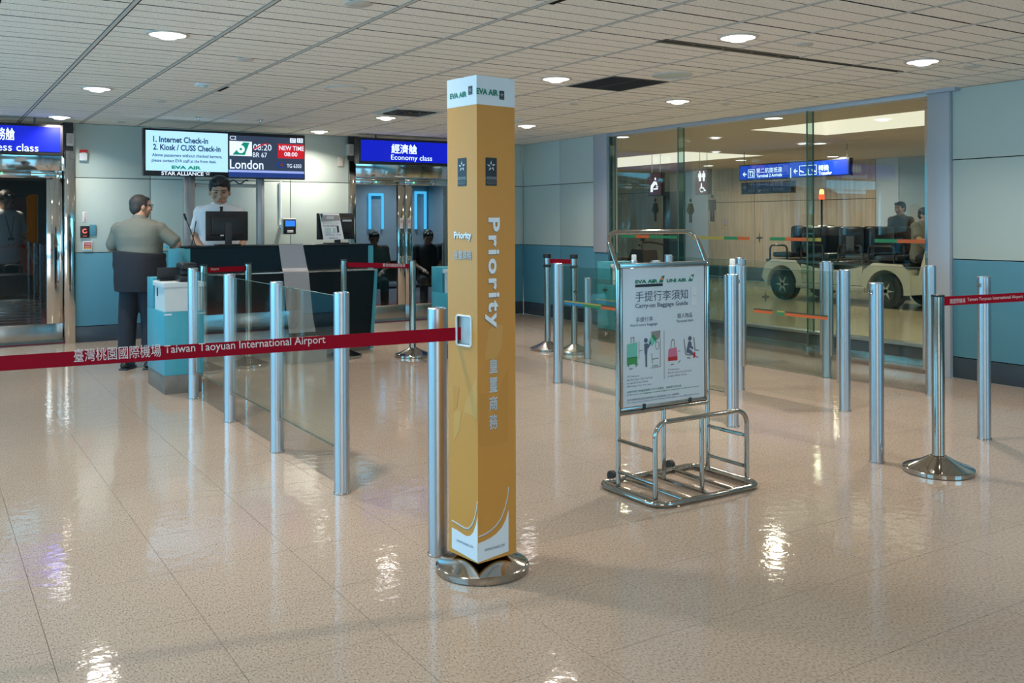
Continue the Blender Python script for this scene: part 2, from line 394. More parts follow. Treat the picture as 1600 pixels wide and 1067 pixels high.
def glyphs(s, bold=0.0, align='LEFT', spacing=1.0, res=3):
    wide = any(ord(ch) > 0x2e80 for ch in s)
    if wide and bold < .012: bold = 0.0
    if wide and bold:
        me = glyphs(s, 0.0, align, spacing, res); bm = bmesh.new()
        for dx, dy in ((-bold * .7, 0), (bold * .7, 0), (0, bold * .7), (0, -bold * .7)):
            k = len(bm.verts); bm.from_mesh(me); bm.verts.ensure_lookup_table()
            for v in bm.verts[k:]: v.co.x += dx; v.co.y += dy
        bm.to_mesh(me); bm.free(); return me
    c = bpy.data.curves.new('t', 'FONT'); c.body = s; c.size = 1.0; c.offset = bold; c.resolution_u = res; c.space_character = spacing
    o = bpy.data.objects.new('t', c); COL.objects.link(o)
    me = bpy.data.meshes.new_from_object(o)
    bpy.data.objects.remove(o); bpy.data.curves.remove(c)
    return me
def text_uv(name, s, f, u0, v0, u1, v1, m, parent, d=0.002, bold=0.0, rot=0, shear=0.0, label=None, spacing=1.0, keep=False, res=3, fx=1):
    """fit the written line s into the rectangle; rot=1 turns it to read downwards (clockwise)"""
    me = glyphs(s, bold, spacing=spacing, res=res)
    if len(me.vertices) == 0: return None
    xs = [v.co.x for v in me.vertices]; ys = [v.co.y for v in me.vertices]
    x0, x1, y0, y1 = min(xs), max(xs), min(ys), max(ys)
    o_ = org(parent)
    for v in me.vertices:
        a = (v.co.x - x0) / (x1 - x0); b_ = (v.co.y - y0) / (y1 - y0)
        if rot == 1: a, b_ = b_, 1 - a
        if fx < 0: a = 1 - a
        v.co = f.at(u0 + (u1 - u0) * a + shear * b_, v0 + (v1 - v0) * b_, d) - o_
    me.update()
    me.materials.clear(); me.materials.append(M[m])
    o = new(name, me, parent)
    if label: o['label'] = label
    return o
def text_px(name, s, f, x0, ytop, x1, ybot, m, parent, **k):
    """x0,ytop,ybot at the left end of the line; x1 its right end (pixels of the photograph)"""
    u0, v1 = f.uv(x0, ytop); _, v0 = f.uv(x0, ybot); u1, _ = f.uv(x1, ybot)
    return text_uv(name, s, f, u0, v0, u1, v1, m, parent, **k)
def rect_px(name, f, x0, ytop, x1, ybot, m, parent, d=0.0015, label=None):
    u0, v1 = f.uv(x0, ytop); _, v0 = f.uv(x0, ybot); u1, _ = f.uv(x1, ybot)
    return poly_uv(name, f, [(u0, v0), (u1, v0), (u1, v1), (u0, v1)], m, parent, d, label)
# =================================================================== THE SETTING
RX, BY = 7.9, 12.25          # right wall plane, back wall plane
LX, NY = -4.0, -5.0          # unseen left wall and near wall
# ---- floor: one slab below, tiles laid on it
floor = struct('floor', MB().box(LX, RX, NY, BY, -0.12, -0.004), 'floor_joint')
TX, TY, TX0, TY0 = 0.4975, 0.503, 0.3625, 0.457
tile_me = MB().box(0.0008, TX - 0.0008, 0.0008, TY - 0.0008, -0.004, 0.0).mesh('floor_tile', M['floor'], False)
seen = []; rest = MB()
i0, i1 = math.floor((LX - TX0) / TX) + 1, math.floor((RX - TX0) / TX)
j0, j1 = math.floor((NY - TY0) / TY) + 1, math.floor((BY - TY0) / TY)
for i in range(i0, i1):
    for j in range(j0, j1):
        x, y = TX0 + i * TX, TY0 + j * TY
        q = [project((x + a * TX, y + b * TY, 0)) for a in (0, 1) for b in (0, 1)]
        vis = all(q) and any(-60 < p[0] < 1660 and 300 < p[1] < 1110 for p in q)
        if vis: seen.append((abs(x * _s + y * _c), x, y))
        else: rest.box(x, x + TX, y, y + TY, -0.004, 0.0)
seen.sort()
for k, (d, x, y) in enumerate(seen):
    if k < 300: new('floor_tile', tile_me, floor, (x, y, 0))
    else: rest.box(x + .0008, x + TX - .0008, y + .0008, y + TY - .0008, -0.004, 0.0)
xa, xb, ya, yb = TX0 + i0 * TX, TX0 + i1 * TX, TY0 + j0 * TY, TY0 + j1 * TY
rest.box(LX, xa, NY, BY, -0.004, 0); rest.box(xb, RX, NY, BY, -0.004, 0); rest.box(xa, xb, NY, ya, -0.004, 0); rest.box(xa, xb, yb, BY, -0.004, 0)
o = part('floor_tiling', rest, 'floor', floor, False); o['kind'] = 'stuff'
# ---- ceiling: slab, grooved mineral tiles in a grid, light metal bars
ceiling = struct('ceiling', MB().box(LX, RX + 0.1, NY, BY + 0.1, CEIL + 0.03, CEIL + 0.10), 'joint')
CX, CY, CX0, CY0 = 0.635, 0.684, 0.99, 3.36
def tilebox(b, x, y):
    n = 4; w = CY / n
    for k in range(n):
        b.box(x + 0.019, x + CX - 0.019, y + k * w + (0.009 if k == 0 else 0.0042), y + (k + 1) * w - (0.009 if k == n - 1 else 0.0042), CEIL, CEIL + 0.03)
def dark_sides(me):   # groove shade put into the colour: tile sides take the dark joint tone
    me.materials.append(M['joint'])
    for p in me.polygons:
        if abs(p.normal.z) < .5: p.material_index = 1
    return me
cb = MB(); tilebox(cb, 0, 0); ctile = dark_sides(cb.mesh('ceiling_tile', M['ceil'], False))
holes = []   # filled by grilles
VENT = (4.80 , 5.43, 6.096, 6.78)
seen = []; rest = MB()
for i in range(-8, 12):
    for j in range(-13, 13):
        x, y = CX0 + i * CX, CY0 + j * CY
        if x > RX - 0.02 or y > BY - 0.02 or x < LX: continue
        if i == 6 and j == 4: continue            # the return-air grille takes this place
        q = [project((x + a * CX, y + b * CY, CEIL)) for a in (0, 1) for b in (0, 1)]
        vis = all(q) and any(-40 < p[0] < 1640 and -30 < p[1] < 300 for p in q)
        whole = x + CX < RX and y + CY < BY
        if vis and whole: seen.append((x * _s + y * _c, x, y))
        elif whole: tilebox(rest, x, y)
        else:
            for k in range(4):
                ya_, yb_ = y + k * CY / 4 + .003, min(BY, y + (k + 1) * CY / 4 - .003)
                if yb_ > ya_: rest.box(x + .019, min(RX, x + CX - .019), ya_, yb_, CEIL, CEIL + .03)
seen.sort()
for k, (d, x, y) in enumerate(seen):
    if k < 300: new('ceiling_tile', ctile, ceiling, (x, y, 0))
    else: tilebox(rest, x, y)
o = part('ceiling_tiling', rest, 'ceil', ceiling, False); o['kind'] = 'stuff'; dark_sides(o.data)
bar = MB().box(-0.0105, 0.0105, NY, BY, CEIL - 0.002, CEIL + 0.03).mesh('ceiling_bar', M['gridbar'], False)
for i in range(-7, 12):
    x = CX0 + i * CX
    if x < RX: new('ceiling_bar', bar, ceiling, (x, 0, 0))

for (a, b_, x) in ((3.98, 4.25, 2.895), (8.3, 8.62, 2.26)):   # black strips painting the shade of open gaps along a bar
    part('gap_shade_strip', MB().box(x + .011, x + .045, a, b_, CEIL - .003, CEIL + .002), 'joint', ceiling)
# ---- back wall (Y = BY) in panels, between the two doorways
TOPS = [0.0, 0.19, 1.07, 1.965, CEIL]
MATS = ['base_dark', 'wall_teal', 'wall_pale', 'wall_pale']
NAMES = ['skirting_panel', 'wall_panel', 'wall_panel', 'wall_panel']
xw0, xw1, xw2 = 1.56, 5.03, 7.45
wall_back = struct('wall_back', MB().box(xw0, xw1, BY + 0.012, BY + 0.16, 0, CEIL).box(xw2, RX, BY + 0.012, BY + 0.16, 0, CEIL).box(LX, -0.55, BY + 0.012, BY + 0.16, 0, CEIL), 'joint')
def panels(x0, x1, wall, axis, fixed, lo=0):
    for z0, z1, mm, nn in list(zip(TOPS, TOPS[1:], MATS, NAMES))[lo:]:
        g = 0.004
        if axis == 'x': b = MB().box(x0 + g, x1 - g, fixed, fixed + 0.02, z0 + g, z1 - g, bev=0.0025)
        else: b = MB().box(fixed, fixed + 0.02, x0 + g, x1 - g, z0 + g, z1 - g, bev=0.0025)
        part(nn, b, mm, wall, True)
for a, b_ in ((xw0, 2.42), (2.42, 3.35), (3.35, 4.2), (4.2, xw1), (xw2, RX), (LX, -2.4), (-2.4, -0.55)): panels(a, b_, wall_back, 'x', BY)
# ---- right wall (X = RX)
yg0, yg1 = 5.32, 10.12       # glazed stretch
wall_right = struct('wall_right', MB().box(RX + 0.012, RX + 0.16, 10.42, BY, 0, CEIL).box(RX + 0.012, RX + 0.16, NY, 5.10, 0, CEIL), 'joint')
for a, b_ in ((10.42, 11.26), (11.26, BY), (3.6, 5.10), (2.1, 3.6), (0.6, 2.1), (-1.5, 0.6), (NY, -1.5)): panels(a, b_, wall_right, 'y', RX)
# lower panels run on below the column foot
trim = struct('trim_1', MB().box(RX - 0.03, RX + 0.16, 10.12, 10.42, 1.0, CEIL, bev=0.004), 'greypaint'); trim['kind'] = 'structure'
lowp = struct('trim_2', MB().box(RX - 0.005, RX + 0.16, 10.12, 10.42, 0, 0.995), 'wall_teal')
part('skirting_panel', MB().box(RX - 0.01, RX, 10.12, 10.42, 0.0, 0.19), 'base_dark', lowp)
trim3 = struct('trim_3', MB().box(RX - 0.04, RX + 0.16, 5.10, 5.32, 0, CEIL - 0.03, bev=0.004), 'greypaint')
part('steel_cladding', MB().box(RX - 0.02, RX + 0.17, 5.322, 5.36, 0.2, CEIL - 0.03), 'mirror', trim3)
part('head_plate', MB().box(RX - 0.08, RX + 0.16, 5.02, 5.32, CEIL - 0.03, CEIL), 'greypaint', trim3)
# ---- unseen walls with the windows the daylight comes through
wl = MB()
wl.box(LX - 0.15, LX, NY, BY, 0, 0.5).box(LX - 0.15, LX, NY, BY, 2.4, CEIL)
for a, b_ in ((NY, 0.4), (11.6, BY)): wl.box(LX - 0.15, LX, a, b_, 0.5, 2.4)
wall_left = struct('wall_left', wl, 'wall_plain')
wn = MB()
wn.box(-0.2, RX, NY - 0.15, NY, 0, 0.5).box(LX, RX, NY - 0.15, NY, 2.45, CEIL)
for a, b_ in ((LX, -3.7), (-0.2, 4.2), (7.6, RX)): wn.box(a, b_, NY - 0.15, NY, 0.5, 2.45)  # floor-level gap left open for the added fill lamp
wall_front = struct('wall_front', wn, 'wall_plain')
for k, (f0, f1, n, ax) in enumerate(((0.4, 11.6, 6, 'y'), (4.2, 7.6, 2, 'x'))):
    b = MB()
    for q in range(n + 1):
        t = f0 + (f1 - f0) * q / n
        if ax == 'y': b.box(LX - 0.1, LX - 0.04, t - 0.04, t + 0.04, 0.5, 2.4)
        else: b.box(t - 0.04, t + 0.04, NY - 0.1, NY - 0.04, 0.5, 2.45)
    w_ = struct('window_%d' % (k + 2), b, 'greypaint')

# ---- glazed wall to the corridor
win = struct('window_1', MB().box(RX - 0.02, RX + 0.14, yg0, yg1, 0.0, 0.13, bev=0.003), 'steel')
part('sill', MB().box(RX + 0.02, RX + 0.14, yg0, yg1, 0.13, 0.235), 'base_dark', win)
part('sill_cap', MB().box(RX + 0.0, RX + 0.14, yg0, yg1, 0.235, 0.262, bev=0.003), 'alu', win)
part('head_rail', MB().box(RX - 0.03, RX + 0.12, yg0, yg1, CEIL - 0.045, CEIL - 0.002, bev=0.003), 'greypaint', win)
part('corner_edge', MB().box(RX + 0.02, RX + 0.05, yg1 - 0.03, yg1, 0.26, CEIL), 'base_dark', win)
for a, b_ in ((yg0 + .012, 6.70), (6.71, 8.665), (8.675, yg1 - .03)):
    part('glass_pane', MB().box(RX + 0.045, RX + 0.057, a, b_, 0.262, CEIL - 0.045), 'glass', win)
for y in (6.695, 8.67, 10.02):
    fin = part('glass_fin', MB().box(RX - 0.055, RX + 0.04, y - 0.006, y + 0.006, 0.10, CEIL - 0.045), 'glass_edge', win)
    for xe in (-0.058, 0.038): new('fin_edge', MB().box(xe, xe + 0.004, -0.009, 0.009, 0.10, CEIL - 0.045).mesh('fin_edge', M['glass_rim'], False), fin, (RX, y, 0))
    part('fin_foot', MB().box(RX - 0.09, RX + 0.02, y - 0.03, y + 0.03, 0.0, 0.12, bev=0.006), 'steel', win)
# coloured safety dashes and little crosses stuck on the panes
GF = Face((RX + 0.043, 0, 0), (0, -1, 0), (0, 0, 1))
def dashes(parent, f, segs, z, h, d=0.001):
    for (y0, y1, mm) in segs:
        poly_uv('safety_sticker', f, [(-y0, z), (-y1, z), (-y1, z + h), (-y0, z + h)], mm, parent, d)
dashes(win, GF, [(9.9, 9.6, 'st_green'), (9.6, 9.33, 'st_orange'), (9.33, 8.8, 'st_green'), (8.55, 8.0, 'st_olive'), (8.0, 7.78, 'st_green'), (7.78, 7.6, 'st_orange'),
                 (7.3, 7.08, 'st_green'), (7.08, 6.78, 'st_orange'), (6.78, 6.6, 'st_olive'), (5.95, 5.7, 'st_green'), (5.7, 5.38, 'st_orange')], 1.205, 0.036)
def cross(parent, f, u, v, s=0.05):
    poly_uv('cross_sticker', f, [(u - s, v - .007), (u - .01, v - .012), (u - .006, v - s), (u + .006, v - s), (u + .01, v - .01), (u + s, v - .004), (u + s, v + .010), (u + .01, v + .012), (u, v + s * 1.3), (u - .008, v + .012), (u - s, v + .006)], 'st_dark', parent, 0.001)
cross(win, GF, -7.45, 1.23)

# =================================================================== DOORWAYS IN THE BACK WALL
def doorway(name, x0, x1, parts_):
    pass
DY = BY + 0.10
# economy side (right): two leaves with mirror steel stiles
d2 = struct('door_2', MB().box(5.03, 5.13, BY - 0.02, DY + 0.06, 0, CEIL, bev=0.003).box(7.35, 7.45, BY - 0.02, DY + 0.06, 0, CEIL, bev=0.003), 'mirror')
part('lintel', MB().box(5.13, 7.35, BY + 0.0, DY + 0.06, 2.06, CEIL, bev=0.003), 'mirror', d2)
xs_c = AY(633, 400, DY).x
def leaf(parent, a, b_, stile_at, sw, hinge_w=0.04):
    L_ = new('door_leaf', MB().box(a, b_, DY, DY + 0.04, 0.012, 0.235, bev=0.003).mesh('door_leaf', M['steel']), parent)
    part('top_rail', MB().box(a, b_, DY, DY + 0.04, 1.955, 2.05, bev=0.003), 'mirror', L_)
    if stile_at == 'R': s0, s1, h0, h1 = b_ - sw, b_, a, a + hinge_w
    else: s0, s1, h0, h1 = a, a + sw, b_ - hinge_w, b_
    part('stile', MB().box(s0, s1, DY - 0.01, DY + 0.045, 0.235, 1.955, bev=0.004), 'mirror', L_)
    part('hinge_stile', MB().box(h0, h1, DY, DY + 0.04, 0.235, 1.955), 'steel', L_)
    g0, g1 = min(h1, s1) if stile_at == 'R' else s1, s0 if stile_at == 'R' else h0
    part('glass_pane', MB().box(g0, g1, DY + 0.014, DY + 0.024, 0.235, 1.955), 'glass_door', L_)
    return L_, s0, s1
la, sa0, sa1 = leaf(d2, 5.13, xs_c - 0.003, 'R', 0.115)
lb, sb0, sb1 = leaf(d2, xs_c + 0.003, 6.62, 'L', 0.115)
lc, _, _ = leaf(d2, 6.64, 7.35, 'R', 0.06)
for (L_, s0, s1) in ((la, sa0, sa1), (lb, sb0, sb1)):
    cxm = (s0 + s1) / 2
    part('handle', MB().tube(path([(cxm, DY - 0.01, 0.92), (cxm, DY - 0.075, 0.92), (cxm, DY - 0.075, 1.27), (cxm, DY - 0.01, 1.27)], 0.02), 0.014, 10), 'chrome', L_)
    fD = Face((0, DY - 0.011, 0), (1, 0, 0), (0, 0, 1))
    nt_ = poly_uv('door_notice', fD, [(cxm - .025, 1.33), (cxm + .025, 1.33), (cxm + .025, 1.48), (cxm - .025, 1.48)], 'paper', L_)
    text_uv('lettering', '門', fD, cxm - .016, 1.36, cxm + .016, 1.45, 'ink_red', nt_, d=0.003)
for x in (6.52, 6.86):
    part('pull_bar', MB().tube([(x, DY - 0.05, 0.3), (x, DY - 0.05, 1.12)], 0.012, 8), 'chrome', lb if x < 6.7 else lc)
for xa_, L_ in ((AY(597, 268, DY).x, la), (AY(655, 268, DY).x, lb)):
    cl = part('door_closer', MB().box(xa_ - 0.16, xa_ + 0.16, DY - 0.06, DY - 0.005, 1.965, 2.02, bev=0.006), 'steel', L_)
    new('indicator', MB().ball((0, 0, 0), 0.012, 8).mesh('indicator', M['led_green']), cl, (xa_ - 0.12, DY - 0.062, 1.99))
# business side (left)
d1 = struct('door_1', MB().box(1.45, 1.56, BY - 0.05, DY + 0.06, 0, CEIL, bev=0.003), 'mirror')
part('lintel', MB().box(-0.55, 1.45, BY + 0.0, DY + 0.06, 2.04, CEIL, bev=0.003), 'mirror', d1)
part('jamb', MB().box(-0.62, -0.55, BY - 0.02, DY + 0.06, 0, CEIL, bev=0.003), 'mirror', d1)
le, e0, e1 = leaf(d1, 0.35, 1.44, 'R', 0.17)
lf, _, _ = leaf(d1, -0.54, 0.34, 'L', 0.10)
xa_ = AY(10, 255, DY).x
cl = part('door_closer', MB().box(xa_ - 0.18, xa_ + 0.25, DY - 0.06, DY - 0.005, 1.965, 2.025, bev=0.006), 'steel', le)
new('indicator', MB().ball((0, 0, 0), 0.012, 8).mesh('indicator', M['led_green']), cl, (AY(2, 246, DY).x, DY - 0.062, 2.0))

# ---- rooms beyond the doorways
rb = struct('floor_business_room', MB().box(LX, 2.6, BY + 0.20, 17.5, -0.1, 0.0), 'carpet')
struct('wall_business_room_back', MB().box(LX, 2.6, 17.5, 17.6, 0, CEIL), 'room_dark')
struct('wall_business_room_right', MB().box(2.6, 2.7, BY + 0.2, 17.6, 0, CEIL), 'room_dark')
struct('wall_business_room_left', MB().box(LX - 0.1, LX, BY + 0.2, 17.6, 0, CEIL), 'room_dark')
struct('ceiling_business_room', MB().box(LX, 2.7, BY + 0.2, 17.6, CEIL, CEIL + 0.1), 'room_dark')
struct('floor_economy_room', MB().box(2.75, RX - 0.1, BY + 0.20, 15.2, -0.1, 0.0), 'carpet')
struct('wall_economy_room_back', MB().box(2.75, 7.8, 15.1, 15.2, 0, CEIL), 'niche')
struct('wall_economy_room_left', MB().box(2.72, 2.82, BY + 0.2, 15.1, 0, CEIL), 'niche')
struct('wall_economy_room_right', MB().box(7.72, 7.82, BY + 0.2, 15.1, 0, CEIL), 'niche')
struct('ceiling_economy_room', MB().box(2.75, 7.8, BY + 0.2, 15.2, CEIL, CEIL + 0.1), 'corr_ceil')
area('economy_room_lamp', (5.6, 14.2, CEIL - 0.03), (0, 0, 0), 0.3, 0.3, 24, (0.75, 0.9, 1.0), 150, 'DISK')
area('economy_room_lamp', (6.9, 14.3, CEIL - 0.03), (0, 0, 0), 0.3, 0.3, 24, (0.75, 0.9, 1.0), 120, 'DISK')
area('business_room_fill', (0.4, 14.0, CEIL - 0.03), (0, 0, 0), 0.3, 0.3, 50, (1.0, 0.8, 0.6), 150, 'DISK')  # unseen lamp added to lift the dark room behind the door
Y_N = 15.04
nb = 0
for (pa, pb, ptop, pbot) in ((579, 598, 302, 358), (651, 665, 299, 358), (676, 692, 298, 345)):
    a, b_, c_ = AY(pa, ptop, Y_N), AY(pb, ptop, Y_N), AY(pa, pbot, Y_N)
    o = solid('wall_light', MB().box(a.x - 0.02, a.x + 0.01, Y_N, Y_N + 0.05, c_.z, a.z).box(b_.x - 0.01, b_.x + 0.02, Y_N, Y_N + 0.05, c_.z, a.z).box(a.x, b_.x, Y_N, Y_N + 0.05, a.z - .04, a.z),
              'cyan_tube', ['cyan wall light framing a pale panel behind the left glass leaf', 'cyan wall light framing a pale panel just right of the door handles', 'cyan wall light at far right behind the glass doors'][nb], 'wall light', (a.x, Y_N, c_.z)); nb += 1
poster = solid('wall_poster', MB().box(0.62, 1.62, 17.44, 17.48, 0.5, 1.85), 'orange_w', 'orange and brown wall poster deep inside the business doorway', 'poster', (0.62, 17.44, 0.5))

# =================================================================== THE CORRIDOR BEYOND THE GLASS
CXW = 16.8
struct('floor_corridor', MB().box(RX + 0.15, CXW, -2, 24, -0.1, 0.0), 'corr_floor')
struct('ceiling_corridor', MB().box(RX + 0.15, 9.9, -2, 24, 2.70, 2.8).box(11.5, 11.9, -2, 24, 2.70, 2.8).box(9.9, 11.5, 9.45, 24, 2.70, 2.8).box(9.9, 11.5, -2, 5.0, 2.70, 2.8)
       .box(14.0, CXW, -2, 24, 2.70, 2.8).box(11.9, 14.0, -2, 13.0, 2.70, 2.8).box(11.9, 14.0, 18.5, 24, 2.70, 2.8), 'corr_ceil')
n_c = 0
for (a, b_, c_, d_) in ((9.9, 11.5, 5.0, 9.45), (11.9, 14.0, 13.0, 18.5)):
    cv = solid('ceiling_cove', MB().box(a, b_, c_, d_, 3.0, 3.05), 'corr_ceil', ['lit rectangular ceiling recess nearest the grey column beyond the glass', 'lit ceiling recess further along, above the toilet signs'][n_c], 'ceiling light', (a, c_, 3.0)); n_c += 1
    for q, (x0, x1, y0, y1) in enumerate(((a, a + .03, c_, d_), (b_ - .03, b_, c_, d_), (a, b_, c_, c_ + .03), (a, b_, d_ - .03, d_))):
        part('cove_side', MB().box(x0, x1, y0, y1, 2.70, 3.0), 'cove', cv)
wcr = struct('wall_corridor_right', MB().box(CXW + 0.02, CXW + 0.15, -2, 24, 0, 3.0), 'joint')
struct('wall_corridor_end', MB().box(RX + 0.15, CXW, 24, 24.1, 0, 3.0), 'wood'); struct('wall_corridor_near', MB().box(RX + 0.15, CXW, -2.1, -2, 0, 3.0), 'wood')
def cpanel(y0, y1, z0, z1, m, name='wood_panel', x=CXW): return part(name, MB().box(x - 0.01, x + 0.02, y0 + 0.006, y1 - 0.006, z0 + 0.006, z1 - 0.006), m, wcr)
for (y0, y1) in ((17.45, 15.9), (15.9, 14.2), (14.2, 12.55)):
    cpanel(y1, y0, 0.32, 1.88, 'wood'); cpanel(y1, y0, 1.88, 2.72, 'wood')
cpanel(12.0, 12.55, 0.0, 2.72, 'greypaint', 'wall_post')
cpanel(11.35, 12.0, 0.0, 2.72, 'niche', 'wall_panel'); cpanel(9.6, 11.35, 0.3, 2.5, 'cyan_panel', 'lit_panel'); cpanel(4, 9.6, 0.32, 2.72, 'wood')
cpanel(17.45, 18.3, 0.0, 2.72, 'corr_wall2', 'wall_panel'); cpanel(19.15, 22.0, 0.32, 2.2, 'wood'); cpanel(19.15, 22.0, 2.2, 2.72, 'wood')
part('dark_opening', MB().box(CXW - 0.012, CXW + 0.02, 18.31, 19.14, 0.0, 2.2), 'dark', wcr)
cpanel(18.3, 19.15, 2.2, 2.72, 'wood')
for y0, y1 in ((12.55, 17.45), (19.15, 22.0), (4, 9.6)): cpanel(y0, y1, 0.0, 0.32, 'base_dark', 'skirting_panel', CXW - 0.02)
WF = Face((CXW - 0.012, 0, 0), (0, -1, 0), (0, 0, 1))
def pictogram(cx, cy, h, female, m, par, f=WF, sc=1.0):
    u, v = f.uv(cx, cy); k = h
    disc_uv('pictogram_head', f, u, v + 0.42 * k, 0.075 * k, 0.075 * k, m, par, 0.004)
    if female: pts = [(-.12, .30), (.12, .30), (.24, -.04), (.17, -.07), (.10, .12), (.17, -.14), (.08, -.14), (.08, -.5), (.01, -.5), (.01, -.14), (-.01, -.14), (-.01, -.5), (-.08, -.5), (-.08, -.14), (-.17, -.14), (-.10, .12), (-.17, -.07), (-.24, -.04)]
    else: pts = [(-.17, .31), (.17, .31), (.19, .27), (.19, -.08), (.13, -.08), (.13, .18), (.11, .18), (.11, -.5), (.01, -.5), (.01, -.05), (-.01, -.05), (-.01, -.5), (-.11, -.5), (-.11, .18), (-.13, .18), (-.13, -.08), (-.19, -.08), (-.19, .27)]
    poly_uv('pictogram_body', f, [(u + x * k * sc, v + y * k) for x, y in pts], m, par, 0.004)
pf = thing('toilet_pictogram', 'dark brown woman silhouette on the pale corridor wall', 'sign', tuple(WF.px(1079, 345)))
pictogram(1079, 329, 0.62, True, 'brown_cloth', pf)
pm = thing('toilet_pictogram', 'dark grey man silhouette on the beige corridor panel', 'sign', tuple(WF.px(1113, 345)))
pictogram(1113, 325, 0.68, False, 'dark', pm)
p3 = thing('toilet_pictogram', 'dark silhouette on the beige panel left of the dark doorway', 'sign', tuple(WF.px(1024, 345)))
pictogram(1024, 328, 0.62, True, 'brown_cloth', p3)
# hanging signs in the corridor
SXP = 13.0
SF = Face((SXP - 0.052, 0, 0), (0, -1, 0), (0, 0, 1))
def hang_sign(label, x0, y0, x1, y1, m, cat='sign', top=None):
    a, b_ = SF.px(x0, y0), SF.px(x1, y0); c_ = SF.px(x0, y1)
    t = thing('hanging_sign', label, cat, (SXP, b_.y, c_.z))
    part('sign_case', MB().box(SXP - 0.045, SXP + 0.05, b_.y - 0.02, a.y + 0.02, c_.z - 0.02, a.z + 0.02, bev=0.004), 'black', t)
    for y in (a.y - 0.06, b_.y + 0.06): part('hanger', MB().tube([(SXP, y, a.z), (SXP, y, top or (3.0 if y > 13 else 2.70))], 0.008, 6), 'steel', t)
    part('light_face', MB().box(SXP - 0.051, SXP - 0.045, b_.y, a.y, c_.z, a.z), m, t)
    return t
sb = hang_sign('long lit blue direction sign with arrow left to arrivals and transfer', 1156, 260, 1325, 281, 'sign_blue')
def arrow(f, x, y, s, m, par, right=False):
    u, v = f.uv(x, y); q = -1 if right else 1
    poly_uv('arrow', f, [(u + q * a * s, v + b_ * s) for a, b_ in ((-.5, 0), (-.05, .45), (.12, .45), (-.18, .12), (.5, .12), (.5, -.12), (-.18, -.12), (.12, -.45), (-.05, -.45))][::q], m, par, 0.003)
arrow(SF, 1163.5, 272.5, 0.09, 'led_white', sb)
def box_outline(f, x0, y0, x1, y1, w, m, par):
    (u0, v1), (_, v0), (u1, _) = f.uv(x0, y0), f.uv(x0, y1), f.uv(x1, y1)
    b = MB()
    for (a, c_, d_, e) in ((u0, v0, u1, v0 + w), (u0, v1 - w, u1, v1), (u0, v0, u0 + w, v1), (u1 - w, v0, u1, v1)):
        b.prism([f.at(a, c_, .001), f.at(d_, c_, .001), f.at(d_, e, .001), f.at(a, e, .001)], f.N * 0.002)
    part('frame_line', b, m, par, False)
box_outline(SF, 1169, 265, 1179, 278, 0.008, 'led_white', sb); text_px('lettering', 'T2', SF, 1170.5, 267.5, 1177.5, 276, 'led_white', sb, bold=.02)
text_px('lettering', '第二航廈抵達', SF, 1182, 263, 1222, 271, 'led_white', sb, bold=.0); text_px('lettering', 'Terminal 2 Arrivals', SF, 1182, 272.5, 1222, 277.5, 'led_white', sb, bold=.02)
rect_px('divider', SF, 1235, 262, 1236, 278, 'led_white', sb)
arrow(SF, 1243, 267.5, 0.09, 'led_white', sb)
box_outline(SF, 1249, 259, 1276, 274, 0.008, 'led_white', sb)
u, v = SF.uv(1262, 267); k = 0.12
for du in (-.13, .13):
    poly_uv('plane_symbol', SF, [(u + du - .05, v + .03), (u + du + .045, v - .012), (u + du + .05, v - .028), (u + du - .03, v - .01)], 'led_white', sb, .003)
disc_uv('walker_head', SF, u, v + .045, .013, .013, 'led_white', sb, .003)
poly_uv('walker_body', SF, [(u - .015, v + .03), (u + .018, v + .03), (u + .03, v - .01), (u + .012, v - .005), (u + .025, v - .06), (u + .008, v - .06), (u, v - .02), (u - .018, v - .06), (u - .032, v - .055), (u - .01, v)], 'led_white', sb, .003)
text_px('lettering', '轉機', SF, 1279, 258, 1295, 267, 'led_white', sb, bold=.0); text_px('lettering', 'Transfer', SF, 1279, 268, 1300, 273.5, 'led_white', sb, bold=.02)
s1_ = hang_sign('unlit navy direction sign hanging under the long blue sign', 1159, 287.5, 1236, 302, 'sign_off', top=SF.px(1160, 283).z)
arrow(SF, 1163.5, 293, 0.09, 'sign_offtext', s1_, True)
box_outline(SF, 1170, 286.5, 1179, 299.5, 0.007, 'sign_offtext', s1_); text_px('lettering', 'T1', SF, 1171.5, 288, 1177.5, 297.5, 'sign_offtext', s1_)
text_px('lettering', '第一航廈抵達', SF, 1182, 284.5, 1224, 292, 'sign_offtext', s1_); text_px('lettering', 'Terminal 1 Arrivals', SF, 1182, 293.5, 1224, 298.5, 'sign_offtext', s1_)
sm = hang_sign('maroon lit sign with a white nappy changing figure', 1013, 272, 1032, 305, 'sign_maroon')
def px_poly(f, pts, m, par, name='pictogram'): return poly_px(name, f, pts, m, par, 0.003)
u, v = SF.uv(1024, 279.5); disc_uv('pictogram_head', SF, u, v, .024, .03, 'sign_white', sm, .003)
px_poly(SF, [(1022, 283), (1026, 284), (1027.5, 290), (1025.5, 290), (1024, 288), (1020.5, 293), (1020, 300), (1016.5, 300), (1017, 290)], 'sign_white', sm)
px_poly(SF, [(1021, 294.5), (1028, 293.5), (1028, 296), (1021, 296.5)], 'sign_white', sm); px_poly(SF, [(1025, 291.5), (1028.5, 291), (1028.5, 292.6), (1025, 293)], 'sign_white', sm)
sr = hang_sign('maroon lit sign with white man, woman and wheelchair figures', 1087, 266, 1105, 303, 'sign_maroon')
u, v = SF.uv(1093.6, 268.6)
disc_uv('pictogram_head', SF, u, v, .017, .02, 'sign_white', sr, .003); u, v = SF.uv(1099.6, 268.4); disc_uv('pictogram_head', SF, u, v, .017, .02, 'sign_white', sr, .003)
